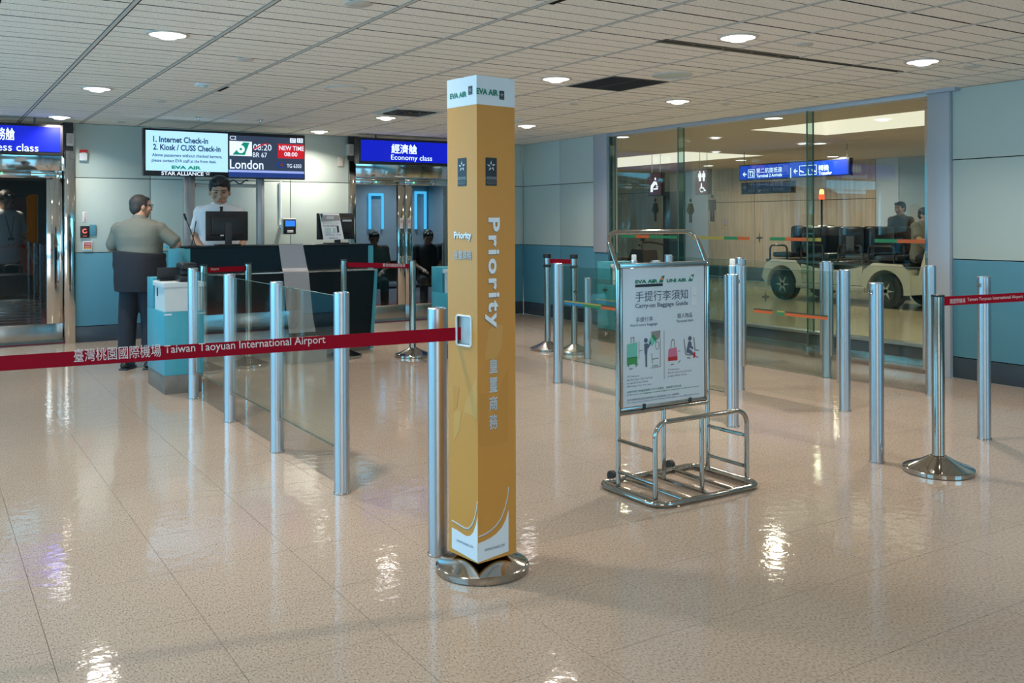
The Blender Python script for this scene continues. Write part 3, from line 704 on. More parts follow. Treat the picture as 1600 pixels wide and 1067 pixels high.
px_poly(SF, [(1091.5, 270.6), (1095.7, 270.4), (1097, 276), (1095.6, 277), (1095.2, 283), (1092.2, 283.2), (1091.8, 277.2), (1090.6, 276.6)], 'sign_white', sr)
px_poly(SF, [(1097.6, 270.4), (1101.8, 270.2), (1102.3, 276.4), (1101.2, 276.8), (1101, 282.8), (1098.4, 283), (1098.2, 277), (1097.2, 276.6)], 'sign_white', sr)
u, v = SF.uv(1096, 287.5); disc_uv('pictogram_head', SF, u, v, .017, .02, 'sign_white', sr, .003)
px_poly(SF, [(1095, 289), (1097, 289), (1097.3, 292.6), (1100, 292.8), (1101.5, 297), (1103, 296.6), (1103.3, 298), (1100.6, 299), (1099, 294.6), (1095.3, 294.4)], 'sign_white', sr)
b = MB()
u0_, v0_ = SF.uv(1096.6, 296)
for q in range(14):
    a0, a1 = math.radians(110 + q * 16), math.radians(110 + (q + 1) * 16)
    P = [SF.at(u0_ + r * math.cos(a) , v0_ + r * math.sin(a), .001) for r, a in ((.042, a0), (.042, a1), (.056, a1), (.056, a0))]
    b.prism(P, SF.N * .002)
part('wheel_ring', b, 'sign_white', sr, False)

# ---- corridor downlights, same fitting as in the hall
def downlight(label, x, y, z, group, core=True):
    t = thing('downlight', label, 'ceiling light', (x, y, z), group)
    part('trim_ring', MB().lathe([(0.108, z), (0.112, z - 0.008), (0.132, z - 0.006), (0.135, z)], x, y, 28), 'gridbar', t)
    part('diffuser', MB().lathe([(0.0, z - 0.002), (0.108, z - 0.006), (0.108, z - 0.001)], x, y, 28), 'lamp', t)
    if core: part('bulb', MB().lathe([(0.0, z - 0.028), (0.045, z - 0.027), (0.062, z - 0.018), (0.062, z - 0.002)], x, y, 20), 'lamp_core', t)
    return t
for x, y in CORR_LAMPS: downlight('round white downlight in the corridor ceiling beyond the glass', x, y, 2.70, 'corridor downlights', False)
# =================================================================== HALL CEILING FITTINGS
DL = ['round lit downlight nearest the upper left corner, bulb showing', 'round lit downlight above the left end of the counter', 'round lit downlight beside the blue business class sign',
      'round lit downlight beside the check-in screens, nearest the back wall', 'round lit downlight left of the gold pillar, over the economy class sign', 'round lit downlight close to the dark return-air grille',
      'large round lit downlight at the top, behind the black ceiling slot', 'small round lit downlight just right of the gold pillar, farthest', 'round lit downlight above the left glass fin', 'round lit downlight nearest the grey column at the right']
for (x, y), lab in zip(LAMP_XY, DL): downlight(lab, x, y, CEIL, 'hall downlights', True)
for x, y in LAMP_BACK: downlight('round lit hall downlight outside the picture, behind or left of the viewer', x, y, CEIL, 'hall downlights behind the camera', False)
# return-air grille in one ceiling module
x0, y0 = CX0 + 6 * CX, CY0 + 4 * CY
vg = thing('ceiling_grille', 'dark square slatted air grille in the ceiling', 'air grille', (x0, y0, CEIL))
part('grille_frame', MB().box(x0 + .01, x0 + CX - .01, y0 + .005, y0 + .03, CEIL - .002, CEIL + .012).box(x0 + .01, x0 + CX - .01, y0 + CY - .03, y0 + CY - .005, CEIL - .002, CEIL + .012)
     .box(x0 + .01, x0 + .03, y0 + .03, y0 + CY - .03, CEIL - .002, CEIL + .012).box(x0 + CX - .03, x0 + CX - .01, y0 + .03, y0 + CY - .03, CEIL - .002, CEIL + .012).box(x0 + CX / 2 - .006, x0 + CX / 2 + .006, y0 + .03, y0 + CY - .03, CEIL - .002, CEIL + .012), 'dark', vg)
part('backing', MB().box(x0 + .01, x0 + CX - .01, y0 + .005, y0 + CY - .005, CEIL + .009, CEIL + .0119), 'black', vg)
for k in range(22):
    yy = y0 + .045 + k * (CY - .09) / 21
    part('slat', MB().box(x0 + .03, x0 + CX - .03, yy - .004, yy + .004, CEIL + .001, CEIL + .009), 'dark', vg)
# black slot diffuser along a tile joint
t = thing('slot_diffuser', 'long black linear slot in the ceiling tiles', 'air vent', (4.13, 4.74, CEIL))
part('slot_frame', MB().box(4.13, 5.40, 4.675, 4.785, CEIL - .003, CEIL + .001), 'black', t); part('slot_frame', MB().box(5.40, 6.64, 4.70, 4.76, CEIL - .003, CEIL + .001), 'black', t)
for k in range(9):
    part('slot_blade', MB().box(4.16 + k * .275, 4.16 + k * .275 + .24, 4.724, 4.732, CEIL - .007, CEIL - .002), 'dark', t)
for (px_, py_, r, lab) in ((1050, 117, .165, 'flat round grey ceiling speaker beside the dark grille'), (540, 138, .19, 'flat round pale ceiling speaker left of the gold pillar')):
    p = AZ(px_, py_, CEIL)
    t = thing('ceiling_speaker', lab, 'speaker', tuple(p))
    part('speaker_rim', MB().lathe([(r - .02, CEIL - .004), (r - .012, CEIL - .012), (r, CEIL - .008), (r + .004, CEIL)], p.x, p.y, 32), 'gridbar', t)
    part('speaker_mesh', MB().lathe([(0, CEIL - .010), (r * .6, CEIL - .009), (r - .02, CEIL - .004), (r - .02, CEIL - .001)], p.x, p.y, 32), 'wall_pale' if r < .17 else 'ceil', t)
sp = [(560, 5, .075, 'round concealed ceiling disc at the very top of the picture'), (384, 92, .06, 'round concealed ceiling disc left of the pale speaker'), (1257, 69, .06, 'round concealed ceiling disc above the black slot'),
      (897, 162, .05, 'small ceiling disc below the dark grille'), (1134, 162, .05, 'small ceiling disc above the glass fins'), (1520, 103, .07, 'small ceiling disc at the right above the wall panels'), (190, 190, .045, 'small ceiling disc above the red and white alarm'), (252, 158, .05, 'small dark ceiling disc between two left downlights')]
for px_, py_, r, lab in sp:
    p = AZ(px_, py_, CEIL); solid('ceiling_disc', MB().lathe([(0, CEIL - .012), (r * .8, CEIL - .012), (r, CEIL - .006), (r, CEIL)], p.x, p.y, 20), 'gridbar', lab, 'ceiling fitting', tuple(p), 'concealed sprinkler discs')
for px_, py_, lab in ((318, 131, 'small white sensor box on the ceiling above the screens'), (806, 187, 'small white sensor on the ceiling right of the pillar')):
    p = AZ(px_, py_, CEIL); t = thing('ceiling_sensor', lab, 'sensor', tuple(p))
    part('base', MB().box(p.x - .06, p.x + .06, p.y - .06, p.y + .06, CEIL - .014, CEIL, bev=.004), 'card_white', t); part('dome', MB().ball((p.x, p.y, CEIL - .018), (.035, .035, .02), 12), 'wall_pale', t)
for px_, py_, lab in ((310, 183, 'tiny chrome sprinkler above the pale screen'), (407, 187, 'tiny chrome sprinkler above the flight screen')):
    p = AZ(px_, py_, CEIL); t = thing('sprinkler', lab, 'sprinkler', tuple(p))
    part('escutcheon', MB().lathe([(.03, CEIL - .004), (.035, CEIL)], p.x, p.y, 16), 'chrome', t); part('nozzle', MB().lathe([(0, CEIL - .035), (.018, CEIL - .034), (.008, CEIL - .03), (.01, CEIL)], p.x, p.y, 12), 'chrome', t)
p0 = AZ(640, 175, CEIL)
t = thing('ceiling_cassette', 'square slatted air diffuser in the ceiling left of the gold pillar', 'air vent', tuple(p0))
for k, w in enumerate((.28, .21, .14, .07)):
    part('louvre_ring', MB().tube([(p0.x - w, p0.y - w, CEIL - .006), (p0.x + w, p0.y - w, CEIL - .006), (p0.x + w, p0.y + w, CEIL - .006), (p0.x - w, p0.y + w, CEIL - .006)], .014, 4, closed=True), 'dark' if k else 'gridbar', t)

# =================================================================== SIGNS AND SCREENS
def overhead_sign(name, label, x0, x1, y, z0, z1, lines):
    t = thing(name, label, 'sign', ((x0 + x1) / 2, y, z0))
    part('sign_case', MB().box(x0 - .03, x1 + .03, y, y + .16, z0 - .035, z1 + .03, bev=.004), 'black', t)
    part('lit_face', MB().box(x0, x1, y - .004, y + .001, z0, z1), 'led_blue', t)
    for x in (x0 + .25, x1 - .25): part('hanger', MB().tube([(x, y + .08, z1 + .02), (x, y + .08, CEIL)], .012, 8), 'black', t)
    f = Face((0, y - .004, 0), (1, 0, 0), (0, 0, 1))
    for (s_, a, tp, b_, bt, bo) in lines: text_px('lettering', s_, f, a, tp, b_, bt, 'led_white', t, bold=bo)
    return t
SY = 11.75
a, b_, c_ = AY(564, 218, SY), AY(760, 226, SY), AY(564, 251, SY)
overhead_sign('overhead_sign', 'blue lit overhead sign for economy class', a.x, b_.x, SY, c_.z, a.z, [('經濟艙', 611.5, 224.5, 651.5, 239.5, .015), ('Economy class', 611, 241.5, 675, 251.8, .0)])
b_, c_ = AY(94, 200, SY), AY(94, 238, SY)
overhead_sign('overhead_sign', 'blue lit overhead sign for business class, cut by the left edge', b_.x - 1.75, b_.x, SY, c_.z, b_.z + .005, [('商務艙', -21, 198, 23, 217.5, .015), ('Business class', -48, 221.5, 60, 233.5, .0)])
for (x0, y0, x1, y1, lab) in ((104, 208, 115, 228, 'pale grey box beside the business class sign'), (544, 225, 553, 243, 'pale grey box beside the economy class sign')):
    Yb = BY - .10; a, b_ = AY(x0, y0, Yb), AY(x1, y1, Yb)
    t = thing('wall_box', lab, 'speaker', (a.x, Yb, b_.z))
    part('box_body', MB().box(a.x, b_.x, Yb, BY - .0, b_.z, a.z, bev=.006), 'white_pl', t); part('box_grille', MB().box(a.x + .02, b_.x - .02, Yb - .004, Yb, b_.z + .03, a.z - .02), 'gridbar', t)
for (x0, x1, y0, y1, lab) in ((98, 114, 196, 236, 'black bracket panel right of the business class sign'), (543, 560, 214, 251, 'black bracket panel left of the economy class sign')):
    a, b_ = AY(x0, y0, BY - .02), AY(x1, y1, BY - .02)
    solid('sign_bracket', MB().box(a.x, b_.x, BY - .055, BY - .025, b_.z, CEIL, bev=.003), 'dark', lab, 'bracket', (a.x, BY - .05, b_.z))

# check-in display on two floor posts
DYY = 11.30
t = thing('check_in_display', 'pair of wide overhead check-in screens in one black frame', 'screen', (3.1, DYY, 1.95))
a, b_, c_, e_ = AY(225, 200, DYY), AY(476.5, 210.5, DYY), AY(224, 273.5, DYY), AY(356, 273, DYY)
X0, X1, Z0, Z1 = c_.x, b_.x, 1.962, 2.505
xm = AY(356.5, 240, DYY).x
part('frame', MB().box(X0, xm - .002, DYY, DYY + .09, Z0, Z1, bev=.006), 'black', t)
part('frame', MB().box(xm + .002, X1, DYY, DYY + .09, Z0 - .01, Z1, bev=.006), 'black', t)
part('mount', MB().box(X0 + .3, X1 - .3, DYY + .09, DYY + .19, 2.1, 2.4), 'dark', t)
DF = Face((0, DYY - .001, 0), (1, 0, 0), (0, 0, 1))
ls = rect_px('screen', DF, 227.5, 203, 356, 266, 'scr_pale', t, .003, 'pale blue screen with check-in instructions')
rs = rect_px('screen', DF, 357.5, 211, 475, 276.5, 'scr_dark', t, .003, 'dark flight screen reading London')
def T(s_, a, tp, b2, bt, mm, par=t, **k): text_px('lettering', s_, DF, a, tp, b2, bt, mm, par, d=k.pop('d', .005), **k)
T('1. Internet Check-in', 239, 212, 325, 221.8, 'scr_text_b', ls, bold=.03)
T('2. Kiosk / CUSS Check-in', 239, 224.5, 344.5, 234, 'scr_text_b', ls, bold=.03)
T('Above passengers without checked baggage,', 237.5, 239, 347, 245.6, 'scr_text_b', ls, bold=.02)
T('please contact EVA staff at the front desk.', 237, 247.6, 338, 254, 'scr_text_b', ls, bold=.02)
T('EVA AIR', 268, 258.5, 314, 264, 'scr_text_g', ls, bold=.05)
T('STAR ALLIANCE', 252, 267.4, 318, 273.4, 'scr_text_w', t, bold=.02)
def star(f, u, v, s, m, par, d=.003):
    for k in range(5):
        an = math.radians(90 + 72 * k); c1 = (u + s * .55 * math.cos(an), v + s * .62 * math.sin(an))
        tip = (u + s * math.cos(an), v + s * math.sin(an))
        l_ = (u + s * .48 * math.cos(an + .55), v + s * .48 * math.sin(an + .55)); r_ = (u + s * .30 * math.cos(an - .35), v + s * .30 * math.sin(an - .35))
        poly_uv('star_point', f, [tip, l_, r_], m, par, d)
u, v = DF.uv(324.5, 271); star(DF, u, v, .03, 'scr_text_w', t, .005)
T('C2', 359, 212, 369, 218, 'scr_text_w', rs)
lg = rect_px('logo_panel', DF, 358.5, 220, 393.5, 243, 'scr_text_w', rs, .004)
poly_px('tail_logo', DF, [(363, 241.5), (380, 222.5), (389.5, 223), (382.5, 242.2)], 'scr_text_g', lg, .006)
u, v = DF.uv(376, 233); disc_uv('logo_disc', DF, u, v, .048, .048, 'scr_text_w', lg, .0075); disc_uv('logo_dot', DF, u, v, .015, .015, 'scr_text_g', lg, .0085)
T('08:20', 395.5, 224.8, 424, 234.5, 'scr_text_w', rs); T('BR 67', 395, 238, 417, 245.5, 'scr_text_w', rs)
poly_px('strike_stroke', DF, [(395, 232.5), (410, 224.6), (421, 224.2), (421, 225.4), (411, 226.2), (396, 234.4)], 'scr_red', rs, .0085)
T('London', 359, 249, 411.5, 263.5, 'scr_text_w', rs, bold=.01)
rp = rect_px('red_panel', DF, 434, 224.5, 475, 247, 'scr_red', rs, .004); T('NEW TIME', 436, 227.5, 474.5, 234.5, 'scr_text_w', rp, bold=.01); T('08:00', 444, 237.5, 464.5, 244, 'scr_text_w', rp, bold=.01)
for (x0, x1, s_) in ((453, 462, '07'), (464, 473, '15')):
    cp = rect_px('clock_tile', DF, x0, 216, x1, 223, 'scr_text_w', rs, .004); T(s_, x0 + 1.5, 217, x1 - 1.5, 222, 'scr_text_b', cp, d=.0065)
lp = rect_px('logo_panel', DF, 432.5, 253, 444.5, 262, 'scr_navy', rs, .004); poly_px('petal', DF, [(436, 257), (442, 254.5), (442, 261.5)], 'st_orange', lp, .006)
T('TG 6303', 448, 256, 470.5, 262, 'scr_text_w', rs)
rect_px('info_band', DF, 357, 265, 475, 268.6, 'scr_band', rs, .004); rect_px('info_band', DF, 357, 268.6, 475, 276, 'scr_navy', rs, .004)
# light metal posts below the display
for (pa, pb, lab) in ((288, 305, 'pale metal post under the left end of the check-in screens'), (403, 413, 'pale metal post under the middle of the check-in screens')):
    YP = 11.49; a, b_ = AY(pa, 300, YP), AY(pb, 300, YP)
    t2 = thing('screen_post', lab, 'post', (a.x, YP, 0), 'posts under the screens')
    part('post_body', MB().box(a.x, b_.x, YP, YP + .09, 0, 2.3, bev=.004), 'alu', t2); part('post_groove', MB().box((a.x + b_.x) / 2 - .006, (a.x + b_.x) / 2 + .006, YP - .002, YP, 0.02, 2.03), 'greypaint', t2)
a, b_ = AY(305, 289, 11.535), AY(403, 292, 11.535)
solid('cross_rail', MB().tube([(a.x, 11.535, a.z), (b_.x, 11.535, a.z)], .022, 10), 'gridbar', 'brownish rail between the two pale metal posts behind the agent', 'rail', (a.x, 11.535, a.z))
cbp = []
for k in range(14): cbp.append(AY(352 + k * 3, 280 + 3 * math.sin(k * .9) , 11.35))
solid('cable_loop', MB().tube([(q.x, 11.44, q.z - .03) for q in cbp], .008, 6), 'black', 'black cables dangling under the flight screen', 'cable', tuple(cbp[0]))

# small wall fittings on the back wall
WFc = Face((0, BY, 0), (1, 0, 0), (0, 0, 1))
def wallbox(name, label, cat, x0, y0, x1, y1, m, dep=.03, fn=None):
    (u0, v1), (_, v0), (u1, _) = WFc.uv(x0, y0), WFc.uv(x0, y1), WFc.uv(x1, y0)
    t_ = thing(name, label, cat, (u0, BY, v0)); part('body', MB().box(u0, u1, BY - dep, BY, v0, v1, bev=min(.006, dep / 4)), m, t_)
    return t_, Face((0, BY - dep, 0), (1, 0, 0), (0, 0, 1)), u0, v0, u1, v1
t_, f, u0, v0, u1, v1 = wallbox('fire_alarm', 'red and white alarm unit high on the pale wall', 'alarm', 123, 234, 135.5, 251, 'card_white', .05)
poly_uv('red_cap', f, [(u0, v1 - .04), (u0 + .03, v1 - .03), (u1 - .03, v1 - .03), (u1, v1 - .04), (u1, v1), (u0, v1)], 'red', t_, .01)
t_, f, u0, v0, u1, v1 = wallbox('label_strip', 'narrow white upright label above the black access panel', 'label', 129, 331, 135.5, 347, 'paper', .004); text_uv('lettering', '防火設備', f, u0 + .02, v0 + .01, u1 - .01, v1 - .01, 'ink_red', t_, rot=1)
t_, f, u0, v0, u1, v1 = wallbox('access_panel', 'black access panel with a glowing red symbol', 'control panel', 125, 353, 139, 371.5, 'black', .03)
b = MB()
for q in range(9):
    a0 = math.radians(60 + q * 33); b.box((u0 + u1) / 2 + .022 * math.cos(a0) - .006, (u0 + u1) / 2 + .022 * math.cos(a0) + .006, BY - .033, BY - .0305, (v0 + v1) / 2 + .01 + .022 * math.sin(a0) - .006, (v0 + v1) / 2 + .01 + .022 * math.sin(a0) + .006)
part('symbol', b, 'panel_red_led', t_)
text_uv('lettering', 'PUSH', f, u0 + .03, v0 + .015, u1 - .03, v0 + .027, 'panel_red_led', t_)
wallbox('wall_plate', 'blue grey blank plate beside the black access panel', 'wall plate', 139.5, 351, 150, 368, 'wall_teal', .02)
t_, f, u0, v0, u1, v1 = wallbox('warning_notice', 'small red notice with white frame below the access panel', 'notice', 129, 377, 144, 391.5, 'card_white', .02)
rr = poly_uv('red_field', f, [(u0 + .012, v0 + .02), (u1 - .012, v0 + .02), (u1 - .012, v1 - .012), (u0 + .012, v1 - .012)], 'red', t_); poly_uv('yellow_strip', f, [(u0 + .02, v0 + .02), (u1 - .02, v0 + .02), (u1 - .02, v0 + .036), (u0 + .02, v0 + .036)], 'yellow', t_, .003)
text_uv('lettering', '緊急按鈕', f, u0 + .02, v1 - .045, u1 - .02, v1 - .02, 'ink_white', rr, d=.003); text_uv('lettering', 'EMERGENCY', f, u0 + .02, v1 - .068, u1 - .02, v1 - .056, 'ink_white', rr, d=.003)
wallbox('wall_plate', 'small grey plate high on the wall left of the economy doors', 'wall plate', 527, 245, 536, 260, 'gridbar', .02)
# wall-hung blue-screen reader with its white conduit
YR = 11.9
a, b_ = AY(442, 341, YR), AY(463, 366, YR)
t_ = thing('wall_reader', 'small card reader with blue screen hung on a white conduit', 'card reader', (a.x, YR, b_.z))
part('conduit', MB().tube([((a.x + b_.x) / 2 - .01, BY - .03, 1.97), ((a.x + b_.x) / 2 - .01, BY - .03, a.z)], .012, 8), 'card_white', t_)
part('arm', MB().box((a.x + b_.x) / 2 - .02, (a.x + b_.x) / 2 + .02, YR + .05, BY, (a.z + b_.z) / 2 - .02, (a.z + b_.z) / 2 + .02), 'white_pl', t_)
part('body', MB().box(a.x, b_.x, YR, YR + .07, b_.z, a.z, bev=.012), 'white_pl', t_)
part('face_plate', MB().box(a.x + .006, b_.x - .006, YR - .008, YR, b_.z + .004, a.z - .012, bev=.003), 'black', t_)
fR = Face((0, YR - .008, 0), (1, 0, 0), (0, 0, 1)); poly_uv('screen', fR, [(a.x + .03, (a.z + b_.z) / 2), (b_.x - .02, (a.z + b_.z) / 2), (b_.x - .02, a.z - .03), (a.x + .03, a.z - .03)], 'screen_blue', t_)
part('scan_window', MB().box(a.x + .05, b_.x - .05, YR - .03, YR - .008, b_.z + .02, b_.z + .055, bev=.004), 'white_pl', t_)

# =================================================================== CHECK-IN COUNTER
CZ = 1.18
YF, YU = 9.62, 9.86
XL, XR = 2.30, 4.28
ct = thing('check_in_counter', 'long dark navy check-in counter with teal end edges', 'counter', (3.3, 9.9, 0))
low = MB(); low.prism([(XL, YF, .89), (XL, YU + .02, .89), (XL, YU + .02, .10), (XL, YF + .13, .10)], (XR - XL - .03, 0, 0)); part('lower_front', low, 'counter', ct, False)
part('lower_ledge', MB().box(XL, XR, YF - .012, YU, .89, .905, bev=.003), 'steel', ct)
ee = MB(); ee.prism([(XR - .03, YF - .01, .89), (XR - .03, YU + .02, .89), (XR - .03, YU + .02, .02), (XR - .03, YF + .12, .02)], (.035, 0, 0)); part('end_edge', ee, 'teal_lam', ct, False)
part('upper_front', MB().box(XL + .03, XR + .03, YU, YU + .03, .905, CZ - .02), 'counter', ct)
part('upper_end', MB().box(XR + .0, XR + .06, YU - .004, YU + .72, 0.0, CZ - .004), 'teal_lam', ct)
part('upper_end', MB().box(XL - .03, XL + .03, YU - .004, YU + .72, 0.0, CZ - .004), 'teal_lam', ct)
part('worktop', MB().box(XL - .03, XR + .06, YU - .008, YU + .44, CZ - .02, CZ, bev=.004), 'counter', ct)
part('inner_desk', MB().box(XL + .03, XR, YU + .44, YU + .72, .72, .75), 'counter', ct)
part('plinth', MB().box(XL + .02, XR - .04, YF + .15, YU + .5, 0, .10), 'stone', ct)
# tinted side screen the man leans over
ss = thing('side_screen', 'low teal glass side screen running from counter to back wall', 'screen panel', (XL, 10.9, 0))
part('glass_pane', MB().box(XL - .02, XL - .008, YU + .73, BY - .35, .06, CZ - .03), 'glass_edge', ss); part('top_rail', MB().box(XL - .035, XL + .005, YU + .73, BY - .35, CZ - .03, CZ - .005, bev=.003), 'teal_lam', ss)
part('floor_channel', MB().box(XL - .03, XL, YU + .73, BY - .35, 0, .06), 'steel', ss)

def monitor(label, px0, ptop, px1, Y, z0):
    a, b_ = AY(px0, ptop, Y), AY(px1, ptop, Y)
    t_ = thing('monitor', label, 'monitor', ((a.x + b_.x) / 2, Y, z0)); cx = (a.x + b_.x) / 2; zt = a.z
    part('bezel', MB().box(a.x, b_.x, Y + .01, Y + .035, z0 + .05, zt, bev=.006), 'black', t_)
    part('back_shell', MB().box(a.x + .05, b_.x - .05, Y - .03, Y + .012, z0 + .11, zt - .05, bev=.012), 'black', t_)
    part('stand_neck', MB().box(cx - .035, cx + .035, Y - .05, Y - .02, z0, zt - .12, bev=.008), 'dark', t_)
    part('stand_base', MB().box(cx - .12, cx + .12, Y - .09, Y + .10, z0, z0 + .014, bev=.004), 'black', t_)
    return t_, a, b_
m1, a, b_ = monitor('black monitor seen from behind in front of the standing agent', 322, 330, 388, YU + .2, CZ)
part('badge', MB().box(a.x + .14, a.x + .175, YU + .168, YU + .171, CZ + .10, CZ + .115), 'ink_star', m1)
m2, a, b_ = monitor('black monitor seen from behind at the right end of the counter', 496, 333, 554, YU + .2, CZ)
part('vent_strip', MB().box(b_.x - .16, b_.x - .05, YU + .166, YU + .171, 1.43, 1.45), 'greypaint', m2)
# paper sheet taped on the right monitor
pf_ = Face((0, YU + .145, 0), (1, 0, 0), (0, 0, 1))
ps = thing('paper_notice', 'white printed sheet hanging askew on the right monitor', 'paper', tuple(pf_.px(518, 377)))
poly_px('sheet', pf_, [(505.5, 376), (537.5, 373.5), (529.5, 333.5), (499, 333)], 'paper', ps, .002)
poly_px('photo_print', pf_, [(501.5, 336), (529.5, 336), (531, 344), (502.5, 346)], 'ink_grey', ps, .004)
poly_px('tape', pf_, [(500, 334), (504, 334), (502.5, 342)], 'ink_black', ps, .005)
text_px('lettering', '請掃描', pf_, 510, 337.5, 521, 342.5, 'ink_white', ps, d=.0055)
text_px('lettering', 'Self check-in here', pf_, 504.5, 347, 530, 349.5, 'ink_slate', ps, d=.004); text_px('lettering', '自助報到', pf_, 505, 351, 528, 354, 'ink_slate', ps, d=.004)
rect_px('picture_box', pf_, 508, 355.5, 517, 364, 'wall_pale', ps, .004); poly_px('phone_print', pf_, [(526, 353), (529, 353), (530, 363), (527, 363)], 'ink_black', ps, .004)
rect_px('picture_box', pf_, 520, 356, 524.5, 363, 'wall_pale', ps, .004)
text_px('lettering', '登機證 行李', pf_, 508, 366, 533, 368, 'ink_slate', ps, d=.004); text_px('lettering', '服務台', pf_, 514, 370.8, 528, 373, 'ink_black', ps, d=.004)
# gooseneck microphones
for (bx, by_, tx, ty, lab) in ((306, 384, 290, 341, 'long black gooseneck microphone leaning left on the counter'), (299, 384, 305, 353, 'short thin microphone stalk crossing the longer one')):
    yb_ = YU + .05; b0, t0 = AY(bx, by_, yb_), AY(tx, ty, yb_); b0.z = CZ
    mc = thing('microphone', lab, 'microphone', tuple(b0))
    part('stem', MB().tube([tuple(b0), tuple(b0.lerp(t0, .5) + Vector((.004, 0, .005))), tuple(t0)], .0045, 8), 'black', mc)
    dd = (t0 - b0).normalized(); part('capsule', MB().tube([tuple(t0 - dd * .02), tuple(t0 + dd * .015), tuple(t0 + dd * .05)], .011 if bx == 306 else .006, 10), 'black', mc)
    part('foot', MB().lathe([(.035, CZ), (.033, CZ + .01), (.0, CZ + .014)], b0.x, b0.y, 16), 'black', mc)
# white sheet draped over the counter front down to a carton
sh = MB()
rows = [((434.5, 379.6), (473, 379.6), YU + .10, CZ + .006), ((435.5, 380), (473, 380), YU - .016, CZ + .006), ((440.5, 423), (480, 423), YU - .02, .93), ((441.5, 425), (481, 425), YU - .09, .912),
        ((443, 428), (482, 428), YF - .016, .905), ((446, 470), (486, 470), YF - .03, .62), ((449, 500), (489, 500), YF - .06, .42), ((452, 521), (493, 521), YF - .09, .27)]
vs = []
for (l_, r_, y, z) in rows:
    p = AY(l_[0], l_[1], y); q = AY(r_[0], r_[1], y); vs.append([sh.b.verts.new((p.x + (q.x - p.x) * k / 4, y - .004 * math.sin(k * 2.2), z)) for k in range(5)])
for A, B in zip(vs, vs[1:]):
    for k in range(4): sh.b.faces.new((A[k], A[k + 1], B[k + 1], B[k]))
r_ = bmesh.ops.solidify(sh.b, geom=sh.b.faces[:], thickness=.004)
solid('draped_sheet', sh, 'sheet', 'pale grey sheet draped down the front of the dark counter', 'sheet', (3.3, YF, .3))
q = AZ(449, 566); bx = thing('carton', 'grey cardboard carton on the floor below the draped sheet', 'box', (q.x + .17, 9.25, 0))
part('box_body', MB().box(q.x, q.x + .36, 9.18, 9.42, 0, .24, bev=.004), 'carton', bx); part('label', MB().box(q.x + .13, q.x + .22, 9.177, 9.18, .13, .22), 'paper', bx); part('lid_flap', MB().box(q.x - .004, q.x + .364, 9.176, 9.30, .24, .246), 'carton', bx)

# =================================================================== BOARDING PODIUMS
def podium(x, y, label, grp, white_label):
    """x,y = near left corner"""
    w, dp = (.31 if x < 3 else .40), .68
    t_ = thing('podium', label, 'podium', (x + w / 2, y + dp / 2, 0), grp)
    part('plinth', MB().box(x + .004, x + w - .004, y + .004, y + dp - .004, 0, .155, bev=.002), 'stone', t_)
    part('body', MB().box(x, x + w, y, y + dp, .155, .68, bev=.003), 'teal_lam', t_)
    part('back_panel', MB().box(x, x + w, y + dp - .24, y + dp, .68, .945, bev=.003), 'teal_lam', t_)
    part('latch', MB().box(x + .0, x + .06, y - .004, y, .655, .667), 'card_white', t_)
    bt = thing('document_box', white_label, 'box', (x + w / 2, y + .2, .68), 'pale boxes on the podiums')
    part('box_body', MB().prism([(x + .01, y + .02, .682), (x + w - .02, y + .02, .682), (x + w - .02, y + .40, .682), (x + .01, y + .40, .682)], (0, 0, .20)), 'white_pl', bt, False)
    part('lid', MB().box(x - .005, x + w + .0, y + .005, y + .42, .882, .925, bev=.006), 'white_pl', bt)
    part('slot', MB().box(x + .004, x + .0095, y + .28, y + .30, .80, .87), 'black', bt)
    return t_
podium(1.71, 8.13, 'bright teal podium with stone base beside the man at the left', 'boarding podiums', 'pale grey lidded box on the left podium under a black scanner')
podium(4.64, 8.33, 'teal podium partly hidden behind the gold pillar', 'boarding podiums', 'pale grey lidded box on the podium behind the gold pillar')
podium(6.84, 8.30, 'teal podium standing by the glass wall behind the chrome stand', 'boarding podiums', 'pale grey lidded box on the podium by the glass wall')
sc = thing('barcode_scanner', 'black boarding pass scanner on the left pale box', 'scanner', (1.95, 8.3, .925))
part('base', MB().box(1.84, 1.99, 8.16, 8.34, .925, .975, bev=.01), 'black', sc); part('neck', MB().box(1.86, 1.97, 8.20, 8.30, .975, 1.03, bev=.012), 'black', sc)
part('head', MB().box(1.85, 1.985, 8.15, 8.34, 1.025, 1.085, bev=.018), 'black', sc); part('scan_glass', MB().box(1.88, 1.96, 8.147, 8.151, 1.035, 1.065), 'dark', sc)
s2 = thing('keypad_stand', 'small dark tilted keypad behind the black scanner', 'keypad', (1.84, 8.52, .925))
part('base', MB().box(1.74, 1.90, 8.42, 8.53, .925, .94), 'black', s2); part('pad', MB().prism([(1.72, 8.44, .94), (1.90, 8.44, .94), (1.90, 8.40, 1.04), (1.72, 8.40, 1.04)], (0, .02, 0)), 'dark', s2, False)
